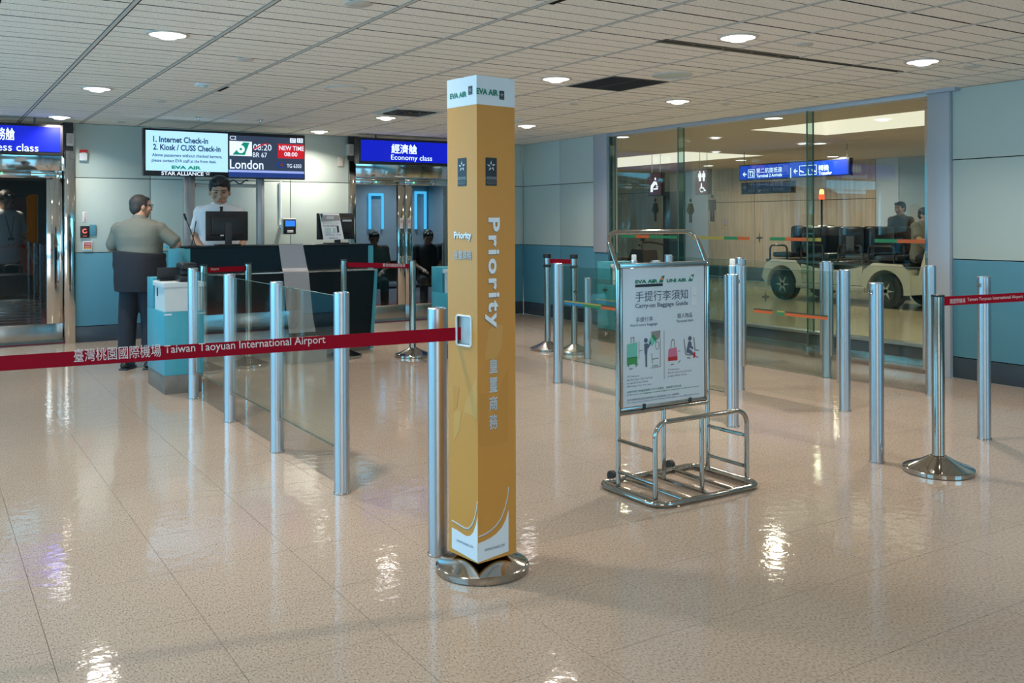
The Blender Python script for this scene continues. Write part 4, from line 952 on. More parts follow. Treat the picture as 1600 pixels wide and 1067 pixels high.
# =================================================================== BARRIER POSTS AND GLASS
POST_H, PR = 1.055, 0.041
def bpost(x, y, label, grp='aluminium barrier posts', h=POST_H, ring=None, cap=False, chan=(), hole=False, r=PR):
    t_ = thing('barrier_post', label, 'post', (x, y, 0), grp)
    part('tube', MB().lathe([(0, 0), (r, 0), (r, h - .004), (r - .004, h), (r - .009, h), (r - .010, h - .012), (0, h - .012)], x, y, 28), 'alu', t_)
    part('foot_ring', MB().lathe([(r + .0005, 0), (r + .005, .001), (r + .005, .006), (r + .0005, .008)], x, y, 28), 'steel', t_)
    for sgn in chan:
        part('glass_channel', MB().box(x - .014, x + .014, y + sgn * (r + .012) - .014, y + sgn * (r + .012) + .014, .20, h - .012, bev=.003), 'alu', t_)
    if ring:
        n_ = 14; cx_, cy_ = x + ring[0] * (r + .016), y + ring[1] * (r + .016)
        part('eye_ring', MB().tube([(cx_ + .012 * math.cos(2 * math.pi * k / n_), cy_, h - .055 + .012 * math.sin(2 * math.pi * k / n_)) for k in range(n_)], .0035, 6, closed=True), 'chrome', t_)
    if cap:
        part('cap_collar', MB().lathe([(0, h - .01), (.027, h - .01), (.027, h + .055), (.024, h + .058), (0, h + .058)], x, y, 20), 'alu', t_)
        part('cap_knob', MB().lathe([(0, h + .055), (.019, h + .055), (.019, h + .098), (.015, h + .104), (0, h + .104)], x, y, 20), 'white_pl', t_)
    if hole: part('screw_hole', MB().lathe([(0, 0), (.004, 0), (.004, .002), (0, .002)], 0, 0, 8), 'black', t_)
    return t_
def bglass(x, y0, y1, label, z0=.225, z1=1.03):
    t_ = thing('glass_barrier', label, 'glass panel', (x, (y0 + y1) / 2, z0), 'barrier glass panels')
    part('glass_sheet', MB().box(x - .005, x + .005, y0, y1, z0, z1), 'glass_low', t_)
    part('polished_edge', MB().box(x - .0052, x + .0052, y0, y1, z1, z1 + .0025), 'glass_rim', t_); part('polished_edge', MB().box(x - .0052, x + .0052, y0, y1, z0 - .0025, z0), 'glass_rim', t_)
    return t_
G_ = PR + .026
XLp = 1.875
YL = [7.84, 6.78, 5.73, 4.67, 3.59]
LB = ['aluminium barrier post farthest back in the left row, in front of the teal podium', 'second barrier post from the back of the left row', 'third barrier post from the back of the left row', 'nearest barrier post of the left row at the end of the glass', 'barrier post standing close behind the gold pillar']
for k, (y, lab) in enumerate(zip(YL, LB)):
    bpost(XLp, y, lab, chan=((-1,), (-1, 1), (-1, 1), (1,), ())[k])
LG = ['barrier glass panel nearest the teal podium in the left row', 'middle barrier glass panel of the left row', 'nearest barrier glass panel of the left row']
for a, b_, lab in zip(YL, YL[1:4], LG): bglass(XLp, b_ + G_, a - G_, lab)
SFc = lambda x: Face((x - .006, 0, 0), (0, -1, 0), (0, 0, 1))
X4, X5, X6 = 4.765, 5.855, 6.955
bpost(X4, 6.83, 'barrier post in front of the two black-headed belt stanchions', chan=(-1,))
bpost(X4, 5.78, 'barrier post with a cap, hidden behind the baggage guide board', cap=True, chan=(-1, 1))
bpost(X4, 4.72, 'barrier post with a stepped cap right of the chrome stand', cap=True, chan=(1,), ring=(1, 0))
bpost(X4, 3.56, 'barrier post just left of the chrome belt stanchion on the right', ring=(-1, 0))
bpost(X5, 4.65, 'barrier post in the middle row at the end of its glass', chan=(1,), ring=(1, 0))
bpost(X5, 3.56, 'barrier post behind the red belt at the far right', ring=(-1, 0))
bpost(X5, 7.86, 'shorter barrier post with notched top near the stanchions', h=.84, chan=(-1,), r=.036)
bpost(X5, 5.72, 'barrier post of the middle row hidden behind a capped post', chan=(-1, 1)); bpost(X5, 6.78, 'barrier post of the middle row hidden behind the baggage board', chan=(-1, 1))
bpost(X6, 5.72, 'barrier post standing before the second glass fin', chan=(-1, 1))
bpost(X6, 4.68, 'barrier post before the grey column, partly behind a chrome stanchion', chan=(1,))
bpost(X6, 6.78, 'barrier post of the far row hidden behind a capped post', chan=(-1, 1)); bpost(X6, 7.85, 'barrier post of the far row hidden behind the baggage board', chan=(-1,))
gs = []
for x, y0, y1, lab, z1 in ((X4, 5.78, 6.83, 'glass barrier panel right of the post before the stanchions', 1.03), (X4, 4.72, 5.78, 'glass barrier panel behind the baggage guide board', 1.03),
                       (X5, 6.78, 7.86, 'low glass barrier panel beside the notched post', .83), (X5, 5.72, 6.78, 'middle row glass panel behind the chrome stand', 1.03), (X5, 4.65, 5.72, 'middle row glass panel in front of the white cart', 1.03),
                       (X6, 6.78, 7.85, 'far row glass panel behind the baggage board', 1.03), (X6, 5.72, 6.78, 'far row glass panel before the left window pane', 1.03), (X6, 4.68, 5.72, 'far row glass panel between the posts at the right', 1.03)):
    g = bglass(x, y0 + G_, y1 - G_, lab, z1=z1); gs.append((g, x, y0, y1))
for gi, segs, z in ((0, [(6.72, 6.45, 'st_blue'), (6.45, 6.2, 'st_green'), (6.2, 5.98, 'st_orange')], .70), (2, [(7.7, 7.4, 'st_blue'), (7.4, 7.0, 'st_green'), (7.0, 6.85, 'st_orange')], .60),
                    (4, [(5.55, 5.35, 'st_orange'), (5.3, 5.22, 'st_green'), (5.22, 4.80, 'st_orange')], .665)):
    g, x, y0, y1 = gs[gi]; dashes(g, SFc(x), segs, z, .022); dashes(g, SFc(x), [(s_[0], s_[1], 'st_olive' if s_[2] != 'st_orange' else 'st_dark') for s_ in segs], z + .022, .012)
cross(gs[0][0], SFc(X4), -6.55, .82, .035); cross(gs[2][0], SFc(X5), -7.55, .73, .04); cross(gs[4][0], SFc(X5), -5.42, .80, .04)

# =================================================================== BELT STANCHIONS
def stanchion(x, y, label, R=.19, h=1.0, head=False, hid=False):
    t_ = thing('belt_stanchion', label, 'stanchion', (x, y, 0), 'belt stanchions')
    part('base', MB().lathe([(0, 0), (R - .006, 0), (R, .004), (R, .024), (R - .006, .029), (R - .014, .031), (.10, .062), (.052, .088), (.037, .096), (0, .096)], x, y, 48), 'steel' if head else 'chrome', t_)
    part('pole', MB().lathe([(0, .09), (.0345, .09), (.0345, h - .012), (0, h - .012)], x, y, 28), 'chrome' if not head else 'steel', t_)
    if head: part('belt_head', MB().lathe([(0, h - .012), (.045, h - .01), (.046, h + .03), (.040, h + .036), (0, h + .036)], x, y, 24), 'black', t_); part('collar', MB().lathe([(.035, h - .115), (.045, h - .112), (.045, h - .085), (.035, h - .082)], x, y, 24), 'black', t_)
    else: part('top_cap', MB().lathe([(0, h - .012), (.036, h - .012), (.036, h - .002), (.033, h), (0, h)], x, y, 28), 'black', t_)
    return t_
def strip(p, q, h, sag=.0, n=14):
    p, q = Vector(p), Vector(q); b = MB(); prev = None
    d = (q - p); nx = Vector((-d.y, d.x, 0)).normalized() * .0012
    for k in range(n + 1):
        t = k / n; c = p.lerp(q, t) + Vector((0, 0, -sag * 4 * t * (1 - t)))
        cur = [b.b.verts.new(c + nx + Vector((0, 0, h / 2))), b.b.verts.new(c - nx + Vector((0, 0, h / 2))), b.b.verts.new(c - nx - Vector((0, 0, h / 2))), b.b.verts.new(c + nx - Vector((0, 0, h / 2)))]
        if prev:
            for i in range(4): b.b.faces.new((prev[i], prev[(i + 1) % 4], cur[(i + 1) % 4], cur[i]))
        else: b.b.faces.new(cur)
        prev = cur
    b.b.faces.new(prev[::-1]); return b
def belt(label, p, q, h=.052, sag=0.0, lines=()):
    b = strip(p, q, h, sag); t_ = solid('barrier_belt', b, 'belt', label, 'belt', tuple(p), 'red barrier belts')
    R_ = (Vector(q) - Vector(p)); 
    if (R_.x * _c - R_.y * _s) < 0: R_ = -R_
    n = R_.normalized().cross(Vector((0, 0, 1)))
    f = Face(Vector(p) + n * .0014, R_, Vector((0, 0, 1)).cross(R_).cross(R_) * -1 if False else (R_.cross(Vector((0, 0, 1)))).cross(R_).normalized() * 1.0)
    for (s_, a, tp, b2, bt) in lines: text_px('lettering', s_, f, a, tp, b2, bt, 'belt_ink', t_, d=.0015, bold=.005)
    return t_
PC = (1.948, 3.338)
stanchion(PC[0], PC[1], 'chrome belt stanchion carrying the tall gold Priority pillar', h=1.0)
stanchion(4.873, 3.235, 'chrome belt stanchion at the right with a round cone base', h=1.0)
stanchion(6.75, 2.88, 'belt stanchion beyond the right edge holding the red belt', h=1.0)
stanchion(-1.0, 4.04, 'belt stanchion beyond the left edge holding the red belt', h=1.0)
stanchion(2.30, 9.20, 'chrome belt stanchion just right of the left podium', h=1.02)
px_ = AY(388, 500, 9.33).x; stanchion(px_, 9.33, 'chrome belt stanchion before the dark counter, right end of a short belt', h=1.02)
px2 = AY(537, 500, 9.36).x; stanchion(px2, 9.36, 'chrome belt stanchion before the right part of the counter', h=1.03)
stanchion(4.42, 9.02, 'chrome belt stanchion in front of the steel door handles', h=1.02)
stanchion(5.90, 8.66, 'black-headed belt stanchion hidden behind a barrier post', head=True, h=1.03)
stanchion(6.005, 8.30, 'black-headed belt stanchion with a tag, right of its pair', head=True, h=1.03)
belt('long red barrier belt printed with the airport name, across the foreground', (PC[0] - .03, PC[1] + .005, .968), (-.96, 4.03, .905), .0525, .0,
     [('臺灣桃園國際機場', 115, 545.5, 252, 566), ('Taiwan Taoyuan International Airport', 256.5, 539.5, 509, 556)])
belt('red barrier belt printed with the airport name at the far right edge', (4.908, 3.23, .962), (6.72, 2.885, .985), .052, .004,
     [('園國際機場', 1484, 467, 1508, 474.5), ('Taiwan Taoyuan International Airport', 1511, 465.5, 1598, 472)])
belt('short red belt between two stanchions in front of the counter', (2.335, 9.206, .968), (px_ - .035, 9.325, .968), .05, .0, [('Airport', 329, 418.5, 342, 423.5)])
belt('red belt before the economy doors, from counter to chrome stanchion', (px2 + .035, 9.34, .975), (4.39, 9.04, .955), .05, .0, [('臺灣桃園國際機場', 598, 411.5, 633, 416.5)])
belt('tiny red belt between the two black-headed stanchions', (5.91, 8.62, .985), (5.995, 8.345, .985), .05)

# =================================================================== GOLD PRIORITY PILLAR
ang = math.radians(8.0); w_ = .196
Fc = Vector((1.862, 3.222, 0)); Rt = Fc + Vector((math.cos(ang), math.sin(ang), 0)) * w_; Lc = Fc + Vector((-math.sin(ang), math.cos(ang), 0)) * w_; Bc = Rt + Lc - Fc
PZ0, PZ1 = .072, 2.0
pl = thing('priority_pillar', 'tall square gold pillar sleeve printed Priority, standing on a chrome base', 'sign', ((Fc.x + Bc.x) / 2, (Fc.y + Bc.y) / 2, PZ0))
fl = Face((Lc.x, Lc.y, 0), Fc - Lc, (0, 0, 1)); fr_ = Face((Fc.x, Fc.y, 0), Rt - Fc, (0, 0, 1))
th = .004
def wallpiece(b, f, u0, u1, v0, v1, d0=-th, d1=0.0):
    b.prism([f.at(u0, v0, d0), f.at(u1, v0, d0), f.at(u1, v1, d0), f.at(u0, v1, d0)], f.N * (d1 - d0))
b = MB(); wallpiece(b, fr_, .0005, w_ - .0005, PZ0, PZ1); sleeve_r = part('right_face', b, 'gold', pl, False)
(hu0, hv1), (_, hv0), (hu1, _) = fl.uv(713.5, 492), fl.uv(713.5, 538), fl.uv(736.5, 500)
b = MB()
for (a, c_, d_, e) in ((th, PZ0, hu0, PZ1), (hu1, PZ0, w_ - .0005, PZ1), (hu0, PZ0, hu1, hv0), (hu0, hv1, hu1, PZ1)): wallpiece(b, fl, a, d_, c_, e)
sleeve_l = part('left_face', b, 'gold', pl, False)
fb = Face((Rt.x, Rt.y, 0), Bc - Rt, (0, 0, 1)); b = MB(); wallpiece(b, fb, th, w_ - th, PZ0, PZ1); part('rear_face', b, 'gold', pl, False)
fb2 = Face((Bc.x, Bc.y, 0), Lc - Bc, (0, 0, 1)); b = MB(); wallpiece(b, fb2, 0, w_ - .0, PZ0, PZ1); part('rear_face', b, 'gold', pl, False)
b = MB(); b.prism([tuple(v + Vector((0, 0, PZ1 - .006))) for v in (Lc.lerp(Bc, .03), Fc.lerp(Bc, .03), Rt.lerp(Lc, .03), Bc.lerp(Fc, .03))], (0, 0, .004)); part('top_lid', b, 'card_white', pl, False)
# window rim
rim = path([fl.at(hu0, hv0, .001), fl.at(hu1, hv0, .001), fl.at(hu1, hv1, .001), fl.at(hu0, hv1, .001)], .012, closed=True)
part('window_rim', MB().tube(rim, .0042, 8, closed=True), 'card_white', pl)
b = MB(); wallpiece(b, fl, hu0 - .012, hu1 + .012, hv0 - .012, hv1 + .012, -.022, -.018); part('added_pale_plate', b, 'white_pl', pl, False)  # pale plate added so the closed inside does not look dark
part('belt_cassette', MB().box(PC[0] - .04, PC[0] + .04, PC[1] - .04, PC[1] + .04, .93, 1.03, bev=.004), 'greypaint', pl)
for f, par, top, bot, tops in ((fl, sleeve_l, None, None, 'L'), (fr_, sleeve_r, None, None, 'R')):
    zb = PZ1 - .115
    poly_uv('white_band', f, [(0, zb), (w_, zb), (w_, PZ1), (0, PZ1)], 'card_white', par, .0008)
if True:
    D = .0012
    # lower white field with its curved edge, and the thin grey line above it
    poly_px('white_field', fl, [(706.2, 856), (706.2, 824), (714, 828), (722, 833.5), (729, 837.5), (735, 837), (740, 831), (744, 819), (746.4, 806), (746.6, 879)], 'card_white', sleeve_l, .0009)
    poly_px('white_field', fr_, [(747.2, 879), (747.2, 849), (757, 845), (766, 840.5), (775, 834), (784, 824), (790, 812), (794.4, 797), (794.4, 861)], 'card_white', sleeve_r, .0009)
    def stroke(f, pts, w, m, par, d):
        uvs = [Vector(f.uv(*p)) for p in pts]; out = []; back = []
        for i, p in enumerate(uvs):
            t = (uvs[min(i + 1, len(uvs) - 1)] - uvs[max(i - 1, 0)]).normalized(); n = Vector((-t.y, t.x)); out.append(p + n * w / 2); back.append(p - n * w / 2)
        poly_uv('curve_line', f, [tuple(q) for q in out + back[::-1]], m, par, d)
    stroke(fl, [(706.3, 813.5), (713, 817.5), (720, 822), (727, 826), (733, 826), (738, 820), (742, 810), (745, 796), (746.3, 785)], .0055, 'ink_grey', sleeve_l, .0013)
    stroke(fl, [(706.3, 812.6), (713, 816.6), (720, 821), (727, 825), (733, 825), (738, 819), (742, 809), (745, 795), (746.3, 784)], .004, 'ink_star', sleeve_l, .0016)
    stroke(fr_, [(747.5, 839.5), (757, 835.5), (766, 830), (775, 822), (783, 810), (789, 794), (793, 776), (794.3, 762)], .0055, 'ink_grey', sleeve_r, .0013)
    stroke(fr_, [(747.5, 838.6), (757, 834.6), (766, 829), (775, 821), (783, 809), (789, 793), (793, 775), (794.3, 761)], .004, 'ink_star', sleeve_r, .0016)
    # big overlapping petals printed in lighter and deeper gold
    poly_px('petal_print', fl, [(736, 610), (745.5, 588), (745.8, 655), (739, 650), (726, 645), (726, 634)], 'gold_light', sleeve_l, D * .7)
    poly_px('petal_print', fl, [(708, 603), (718, 606), (714, 636), (708, 640)], 'gold_dark', sleeve_l, D * .7)
    poly_px('petal_print', fl, [(709, 646), (716, 640), (721, 643), (718, 672), (709, 690)], 'gold_light', sleeve_l, D * .7)
    poly_px('petal_print', fr_, [(763, 515), (775, 506), (786, 508), (783, 545), (775, 560), (757, 562)], 'gold_light', sleeve_r, D * .7)
    poly_px('petal_print', fr_, [(793.5, 578), (784, 600), (776, 632), (770, 650), (750, 660), (748, 690), (752, 700), (793.8, 690)], 'gold_dark', sleeve_r, D * .7)
    poly_px('petal_print', fr_, [(747.6, 615), (762, 614), (764, 640), (748, 680)], 'gold_dark', sleeve_r, D * .6)
    # lettering
    text_px('lettering', 'EVA AIR', fl, 703.5, 147, 729.5, 155.5, 'ink_green', sleeve_l, bold=.045)
    text_px('lettering', 'EVA AIR', fr_, 744, 137, 778, 146.8, 'ink_green', sleeve_r, bold=.045)
    def badge(f, x0, y0, x1, y1, par, gold=False):
        (u0, v1), (_, v0), (u1, _) = f.uv(x0, y0), f.uv(x0, y1), f.uv(x1, y1)
        bd = poly_uv('alliance_badge', f, [(u0, v0), (u1, v0), (u1, v1), (u0, v1)], 'ink_black', par, .0014)
        if gold:
            hh = v1 - v0; star(f, (u0 + u1) / 2, v1 - .30 * hh, (u1 - u0) * .40, 'ink_star', bd, .002)
            text_uv('lettering', 'STAR ALLIANCE', f, u0 + .004, v0 + .29 * hh, u1 - .004, v0 + .325 * hh, 'ink_star', bd, d=.0022)
            poly_uv('badge_line', f, [(u0, v0 + .245 * hh), (u1, v0 + .245 * hh), (u1, v0 + .255 * hh), (u0, v0 + .255 * hh)], 'ink_star', bd, .002)
            text_uv('lettering', 'GOLD', f, u0 + .006, v0 + .06 * hh, u1 - .006, v0 + .19 * hh, 'ink_grey', bd, d=.0022, bold=-.01)
        else:
            hh = v1 - v0; star(f, (u0 + u1) / 2, (v0 + v1) / 2 + .05 * hh, (u1 - u0) * .36, 'ink_star', bd, .002); text_uv('lettering', 'STAR ALLIANCE', f, u0 + .003, v0 + .08 * hh, u1 - .003, v0 + .16 * hh, 'ink_star', bd, d=.0022)
    badge(fl, 732, 135, 738.5, 148.5, sleeve_l); badge(fr_, 780, 141.5, 787.5, 155.5, sleeve_r)
    badge(fl, 715.5, 247.5, 729, 291, sleeve_l, True); badge(fr_, 758.5, 246, 776, 290, sleeve_r, True)
    text_px('lettering', 'Priority', fl, 710.4, 362.6, 737.6, 376.6, 'ink_shadow', sleeve_l, bold=.03, d=.0015); text_px('lettering', 'Priority', fl, 710, 361.6, 737, 375.8, 'ink_white', sleeve_l, bold=.03, d=.0022)
    text_px('lettering', '皇璽商務', fl, 710.4, 391.4, 737.6, 405.2, 'ink_shadow', sleeve_l, bold=.0, d=.0015); text_px('lettering', '皇璽商務', fl, 710, 390.8, 737, 404.4, 'ink_white', sleeve_l, bold=.014, d=.0022)
    text_px('lettering', 'Priority', fr_, 756.6, 341.4, 780.6, 515.6, 'ink_shadow', sleeve_r, bold=.03, rot=1, d=.0015, spacing=1.22)
    text_px('lettering', 'Priority', fr_, 757, 340, 781, 513.5, 'ink_white', sleeve_r, bold=.03, rot=1, d=.0022, spacing=1.22)
    for ch, y0, y1 in (('皇', 561, 583.5), ('璽', 590.5, 613.5), ('商', 619.5, 642), ('務', 648.5, 671.5)):
        text_px('lettering', ch, fr_, 764.6, y0 + .6, 777.6, y1 + .6, 'ink_shadow', sleeve_r, bold=.03, d=.0015); text_px('lettering', ch, fr_, 764, y0, 777, y1, 'ink_white', sleeve_r, bold=.03, d=.0022)
    text_px('lettering', 'WWW.EVAAIR.COM', fl, 714, 842, 739.5, 845.8, 'ink_slate', sleeve_l, d=.002); text_px('lettering', 'WWW.EVAAIR.COM', fr_, 757, 857.5, 788, 862, 'ink_slate', sleeve_r, d=.002)

# =================================================================== CHROME BAGGAGE GAUGE WITH BOARD
UX0, UX1, UY, HYF = 3.112, 3.752, 3.91, 3.615
rk = thing('baggage_gauge', 'polished chrome tube baggage gauge carrying a guide board', 'stand', ((UX0 + UX1) / 2, (UY + HYF) / 2, 0))
rt = .0125
BX0, BX1, BY0, BY1 = 3.072, 3.79, 3.545, 4.04
part('base_loop', MB().tube(path([(BX0, BY0, .018), (BX1, BY0, .018), (BX1, BY1, .018), (BX0, BY1, .018)], .085, True, 6), .015, 12, closed=True), 'chrome', rk)
part('tall_hoop', MB().tube(path([(UX0, UY, .02), (UX0, UY, 1.175), (UX0, UY + .10, 1.362), (UX1, UY + .10, 1.362), (UX1, UY, 1.175), (UX1, UY, .02)], .075, False, 6), rt, 12), 'chrome', rk)
part('front_hoop', MB().tube(path([(UX0, HYF, .02), (UX0, HYF, .41), (UX1, HYF, .41), (UX1, HYF, .02)], .075, False, 6), rt, 12), 'chrome', rk)
for y, z1 in ((HYF, .405), (UY, .40)): part('middle_upright', MB().tube([((UX0 + UX1) / 2 - .005, y, .02), ((UX0 + UX1) / 2 - .005, y, z1)], rt * .95, 12), 'chrome', rk)
for x in (UX0, UX1):
    for z in (.27, .105): part('side_rail', MB().tube([(x, HYF, z), (x, UY, z)], rt * .85, 10), 'chrome', rk)
for x in (3.265, 3.43, 3.60): part('base_rail', MB().tube([(x, BY0, .018), (x, BY1, .018)], .011, 10), 'chrome', rk)
for x in (UX0, UX1): part('base_rail', MB().tube([(x, BY0 + .02, .018), (x, BY1 - .02, .018)], .012, 10), 'chrome', rk)
part('lower_crossbar', MB().tube([(UX0, UY, .405), (UX1, UY, .405)], rt, 12), 'chrome', rk)
fm = MB(); yb0, yb1 = UY - .012, UY + .012
part('board_frame', MB().box(UX0 + .010, UX1 - .010, yb0, yb1, 1.172, 1.198, bev=.003), 'steel', rk); part('board_frame', MB().box(UX0 + .010, UX1 - .010, yb0, yb1, .42, .434, bev=.003), 'steel', rk)
part('board_frame', MB().box(UX0 + .010, UX0 + .026, yb0, yb1, .434, 1.172, bev=.003), 'steel', rk); part('board_frame', MB().box(UX1 - .026, UX1 - .010, yb0, yb1, .434, 1.172, bev=.003), 'steel', rk)
for x in (3.27, 3.60): part('board_clip', MB().box(x, x + .018, yb0 - .004, yb0, .42, .445), 'dark', rk)
for x, lab_ in ((3.62, 0), (3.2, 1)):
    part('wheel', MB().tube([(x - .012, BY1 + .035, .03), (x + .012, BY1 + .035, .03)], .03, 18), 'rubber', rk); part('wheel_bracket', MB().box(x - .006, x + .006, BY1 - .01, BY1 + .035, .02, .036), 'steel', rk)
bd = thing('baggage_guide_board', 'pale blue carry-on baggage guide board framed in the chrome stand', 'sign', ((UX0 + UX1) / 2, UY, .43))
PB = Face((0, UY - .006, 0), (1, 0, 0), (0, 0, 1))
q0, q1 = PB.uv(975.5, 634), PB.uv(1108.5, 416)
pbx0, pbx1, pbz0, pbz1 = UX0 + .030, UX1 - .030, .438, 1.170
board = part('board_panel', MB().box(pbx0, pbx1, UY - .005, UY + .003, pbz0, pbz1, bev=.001), 'poster', bd)
# print positions are fractions of the board (u from left, v from top)
def BU(u, v): return pbx0 + (pbx1 - pbx0) * u, pbz1 - (pbz1 - pbz0) * v
def bt(s_, u0, v0, u1, v1, m='ink_slate', bold=.0, **k):
    a, b2 = BU(u0, v0), BU(u1, v1); return text_uv('lettering', s_, PB, a[0], b2[1], b2[0], a[1], m, bd, d=.001, bold=bold, **k)
def bp(pts, m, d=.0012, name='print'): return poly_uv(name, PB, [BU(*p) for p in pts], m, bd, d)
def bdisc(u, v, r, m, d=.0014): x, z = BU(u, v); return disc_uv('print', PB, x, z, r, r, m, bd, d)
bt('EVA AIR', .145, .085, .415, .112, 'ink_green', .045); bt('UNI AIR', .525, .088, .775, .114, 'ink_green', .04)
bp([(.145, .118), (.475, .118), (.475, .138), (.145, .138)], 'ink_black'); bt('STAR ALLIANCE MEMBER', .21, .123, .41, .133, 'ink_grey')
for u in (.425, .795):
    bp([(u, .112), (u + .045, .062), (u + .075, .062), (u + .05, .112)], 'ink_green'); bdisc(u + .042, .085, .0085, 'ink_orange' if u < .5 else 'card_white', .0018)
bt('手提行李須知', .145, .170, .79, .245, 'ink_slate', .0); bt('Carry-on Baggage Guide', .145, .258, .79, .300, 'ink_slate', .01)
bt('手提行李', .15, .358, .355, .392, 'ink_slate', .0); bt('Hand-carry baggage', .085, .403, .41, .428, 'ink_slate', .0)
bt('個人物品', .655, .350, .845, .386, 'ink_slate', .0); bt('Personal item', .65, .397, .855, .418, 'ink_slate', .0)
# suitcase drawing
bp([(.045, .548), (.165, .538), (.165, .645), (.045, .648)], 'ink_teal'); bp([(.045, .645), (.165, .642), (.165, .692), (.16, .695), (.16, .705), (.14, .705), (.14, .695), (.07, .698), (.07, .708), (.05, .708), (.05, .697), (.045, .694)], 'ink_dgreen')
for pts in ([(.09, .54), (.09, .50), (.096, .50), (.096, .54)], [(.125, .54), (.125, .498), (.131, .498), (.131, .54)], [(.09, .50), (.131, .497), (.131, .503), (.09, .506)], [(.185, .53), (.188, .53), (.188, .66), (.185, .66)], [(.07, .725), (.11, .722), (.11, .730), (.07, .733)], [(.145, .715), (.175, .692), (.178, .697), (.148, .721)], [(.19, .598), (.225, .598), (.225, .604), (.19, .604)],
            [(.49, .468), (.493, .468), (.493, .83), (.49, .83)]): bp(pts, 'ink_grey')
# standing traveller lifting a bag into the locker
bdisc(.268, .53, .0125, 'ink_slate'); bp([(.25, .555), (.285, .552), (.30, .565), (.325, .54), (.332, .548), (.30, .59), (.288, .59), (.282, .64), (.282, .72), (.288, .725), (.265, .725), (.262, .64), (.252, .62)], 'ink_slate')
bp([(.30, .54), (.345, .50), (.385, .545), (.34, .578)], 'ink_teal'); bp([(.335, .50), (.36, .49), (.40, .53), (.385, .548)], 'ink_dgreen'); bp([(.335, .47), (.445, .465), (.44, .515), (.41, .535), (.36, .49), (.335, .50)], 'ink_grey', .0010)
for pts in ([(.44, .52), (.445, .52), (.445, .735), (.44, .735)], [(.335, .63), (.34, .63), (.35, .705), (.345, .705)], [(.34, .67), (.42, .665), (.42, .672), (.34, .677)], [(.345, .72), (.41, .718), (.41, .726), (.345, .728)], [(.33, .735), (.445, .73), (.445, .735), (.33, .74)]): bp(pts, 'ink_grey')
x, z = BU(.405, .575)
b = MB()
for q in range(16):
    a0, a1 = 2 * math.pi * q / 16, 2 * math.pi * (q + 1) / 16
    b.prism([PB.at(x + r * .011 * math.cos(a), z + r * .019 * math.sin(a), .0002) for r, a in ((1, a0), (1, a1), (1.2, a1), (1.2, a0))], PB.N * .001)
part('window_print', b, 'ink_grey', bd, False)
# handbag
bp([(.548, .61), (.645, .602), (.655, .668), (.54, .672)], 'ink_pink'); bp([(.54, .672), (.655, .668), (.655, .70), (.54, .70)], 'ink_red')
for pts in ([(.57, .605), (.58, .555), (.586, .555), (.578, .605)], [(.62, .603), (.613, .552), (.619, .552), (.628, .603)], [(.58, .555), (.59, .540), (.609, .538), (.619, .552), (.61, .549), (.592, .55)], [(.66, .63), (.69, .63), (.69, .636), (.66, .636)], [(.57, .725), (.61, .722), (.61, .730), (.57, .733)], [(.665, .72), (.69, .70), (.693, .706), (.668, .726)]): bp(pts, 'ink_grey')
# seated traveller
bdisc(.815, .545, .0125, 'ink_slate'); bp([(.80, .565), (.83, .57), (.835, .60), (.86, .62), (.85, .63), (.815, .615), (.80, .625), (.83, .635), (.86, .66), (.85, .675), (.80, .655), (.77, .65), (.775, .62)], 'ink_slate')
for pts in ([(.735, .545), (.745, .545), (.765, .66), (.755, .66)], [(.755, .655), (.83, .668), (.83, .678), (.755, .666)], [(.86, .54), (.87, .54), (.885, .64), (.875, .64)], [(.88, .63), (.93, .64), (.93, .648), (.88, .64)], [(.78, .685), (.82, .69), (.82, .70), (.78, .695)], [(.88, .68), (.92, .69), (.92, .70), (.88, .69)]): bp(pts, 'ink_grey')
bp([(.855, .66), (.88, .65), (.885, .685), (.86, .70)], 'ink_red', .0014)
for k, s_ in enumerate(('尺寸 Dimension:', '56 x 36 x 23 cm / 22 x 14 x 9 inch', 'or total of 115 cm / 45 inch', '重量 Weight: 7 kg / 15 lbs / piece')): bt(s_, .045, .775 + .024 * k, (.19, .345, .29, .335)[k], .789 + .024 * k)
for k, s_ in enumerate(('尺寸 Dimension:', '40 x 30 x 10 cm / 16 x 12 x 4 inch', 'or total of 80 cm / 32 inch')): bt(s_, .535, .757 + .024 * k, (.68, .83, .77)[k], .771 + .024 * k)
bt('如果手提行李超過規範之尺寸或重量，須辦理行李託運。', .045, .886, .71, .902, 'ink_green', .01); bt('If the carry-on baggage is overweight or oversize, it will be checked.', .045, .909, .93, .922, 'ink_green', .005)
bt('更多相關訊息請洽長榮航空人員或掃描上方二維條碼。', .045, .945, .68, .960, 'ink_slate', .005); bt('For more information, please contact EVA staff or scan QR code above.', .045, .966, .93, .979, 'ink_slate', .0)
for v in (.150, .228): bp([(.83, v), (.905, v), (.905, v + .068), (.83, v + .068)], 'card_white', .0008)

# =================================================================== PEOPLE
def capsule(b, p, q, r1, r2, n=12, flat=False):
    p, q = Vector(p), Vector(q); d = q - p; L_ = d.length or 1e-4; d = d.normalized() if d.length > 1e-5 else Vector((0, 0, 1))
    pts = []; 
    if flat: prof = [(0.0, r1), (L_, r2)]
    else: prof = [(-r1 * math.cos(a), r1 * math.sin(a)) for a in (0.15, .6, 1.1)] + [(0, r1), (L_, r2)] + [(L_ + r2 * math.cos(a), r2 * math.sin(a)) for a in (1.1, .6, .15)]
    nx = d.orthogonal().normalized(); ny = d.cross(nx); rings = []
    for t, r in prof: rings.append([b.b.verts.new(p + d * t + (nx * math.cos(2 * math.pi * k / n) + ny * math.sin(2 * math.pi * k / n)) * r) for k in range(n)])
    for A, B in zip(rings, rings[1:]):
        for k in range(n): b.b.faces.new((A[k], A[(k + 1) % n], B[(k + 1) % n], B[k]))
    b.b.faces.new(rings[0][::-1]); b.b.faces.new(rings[-1])
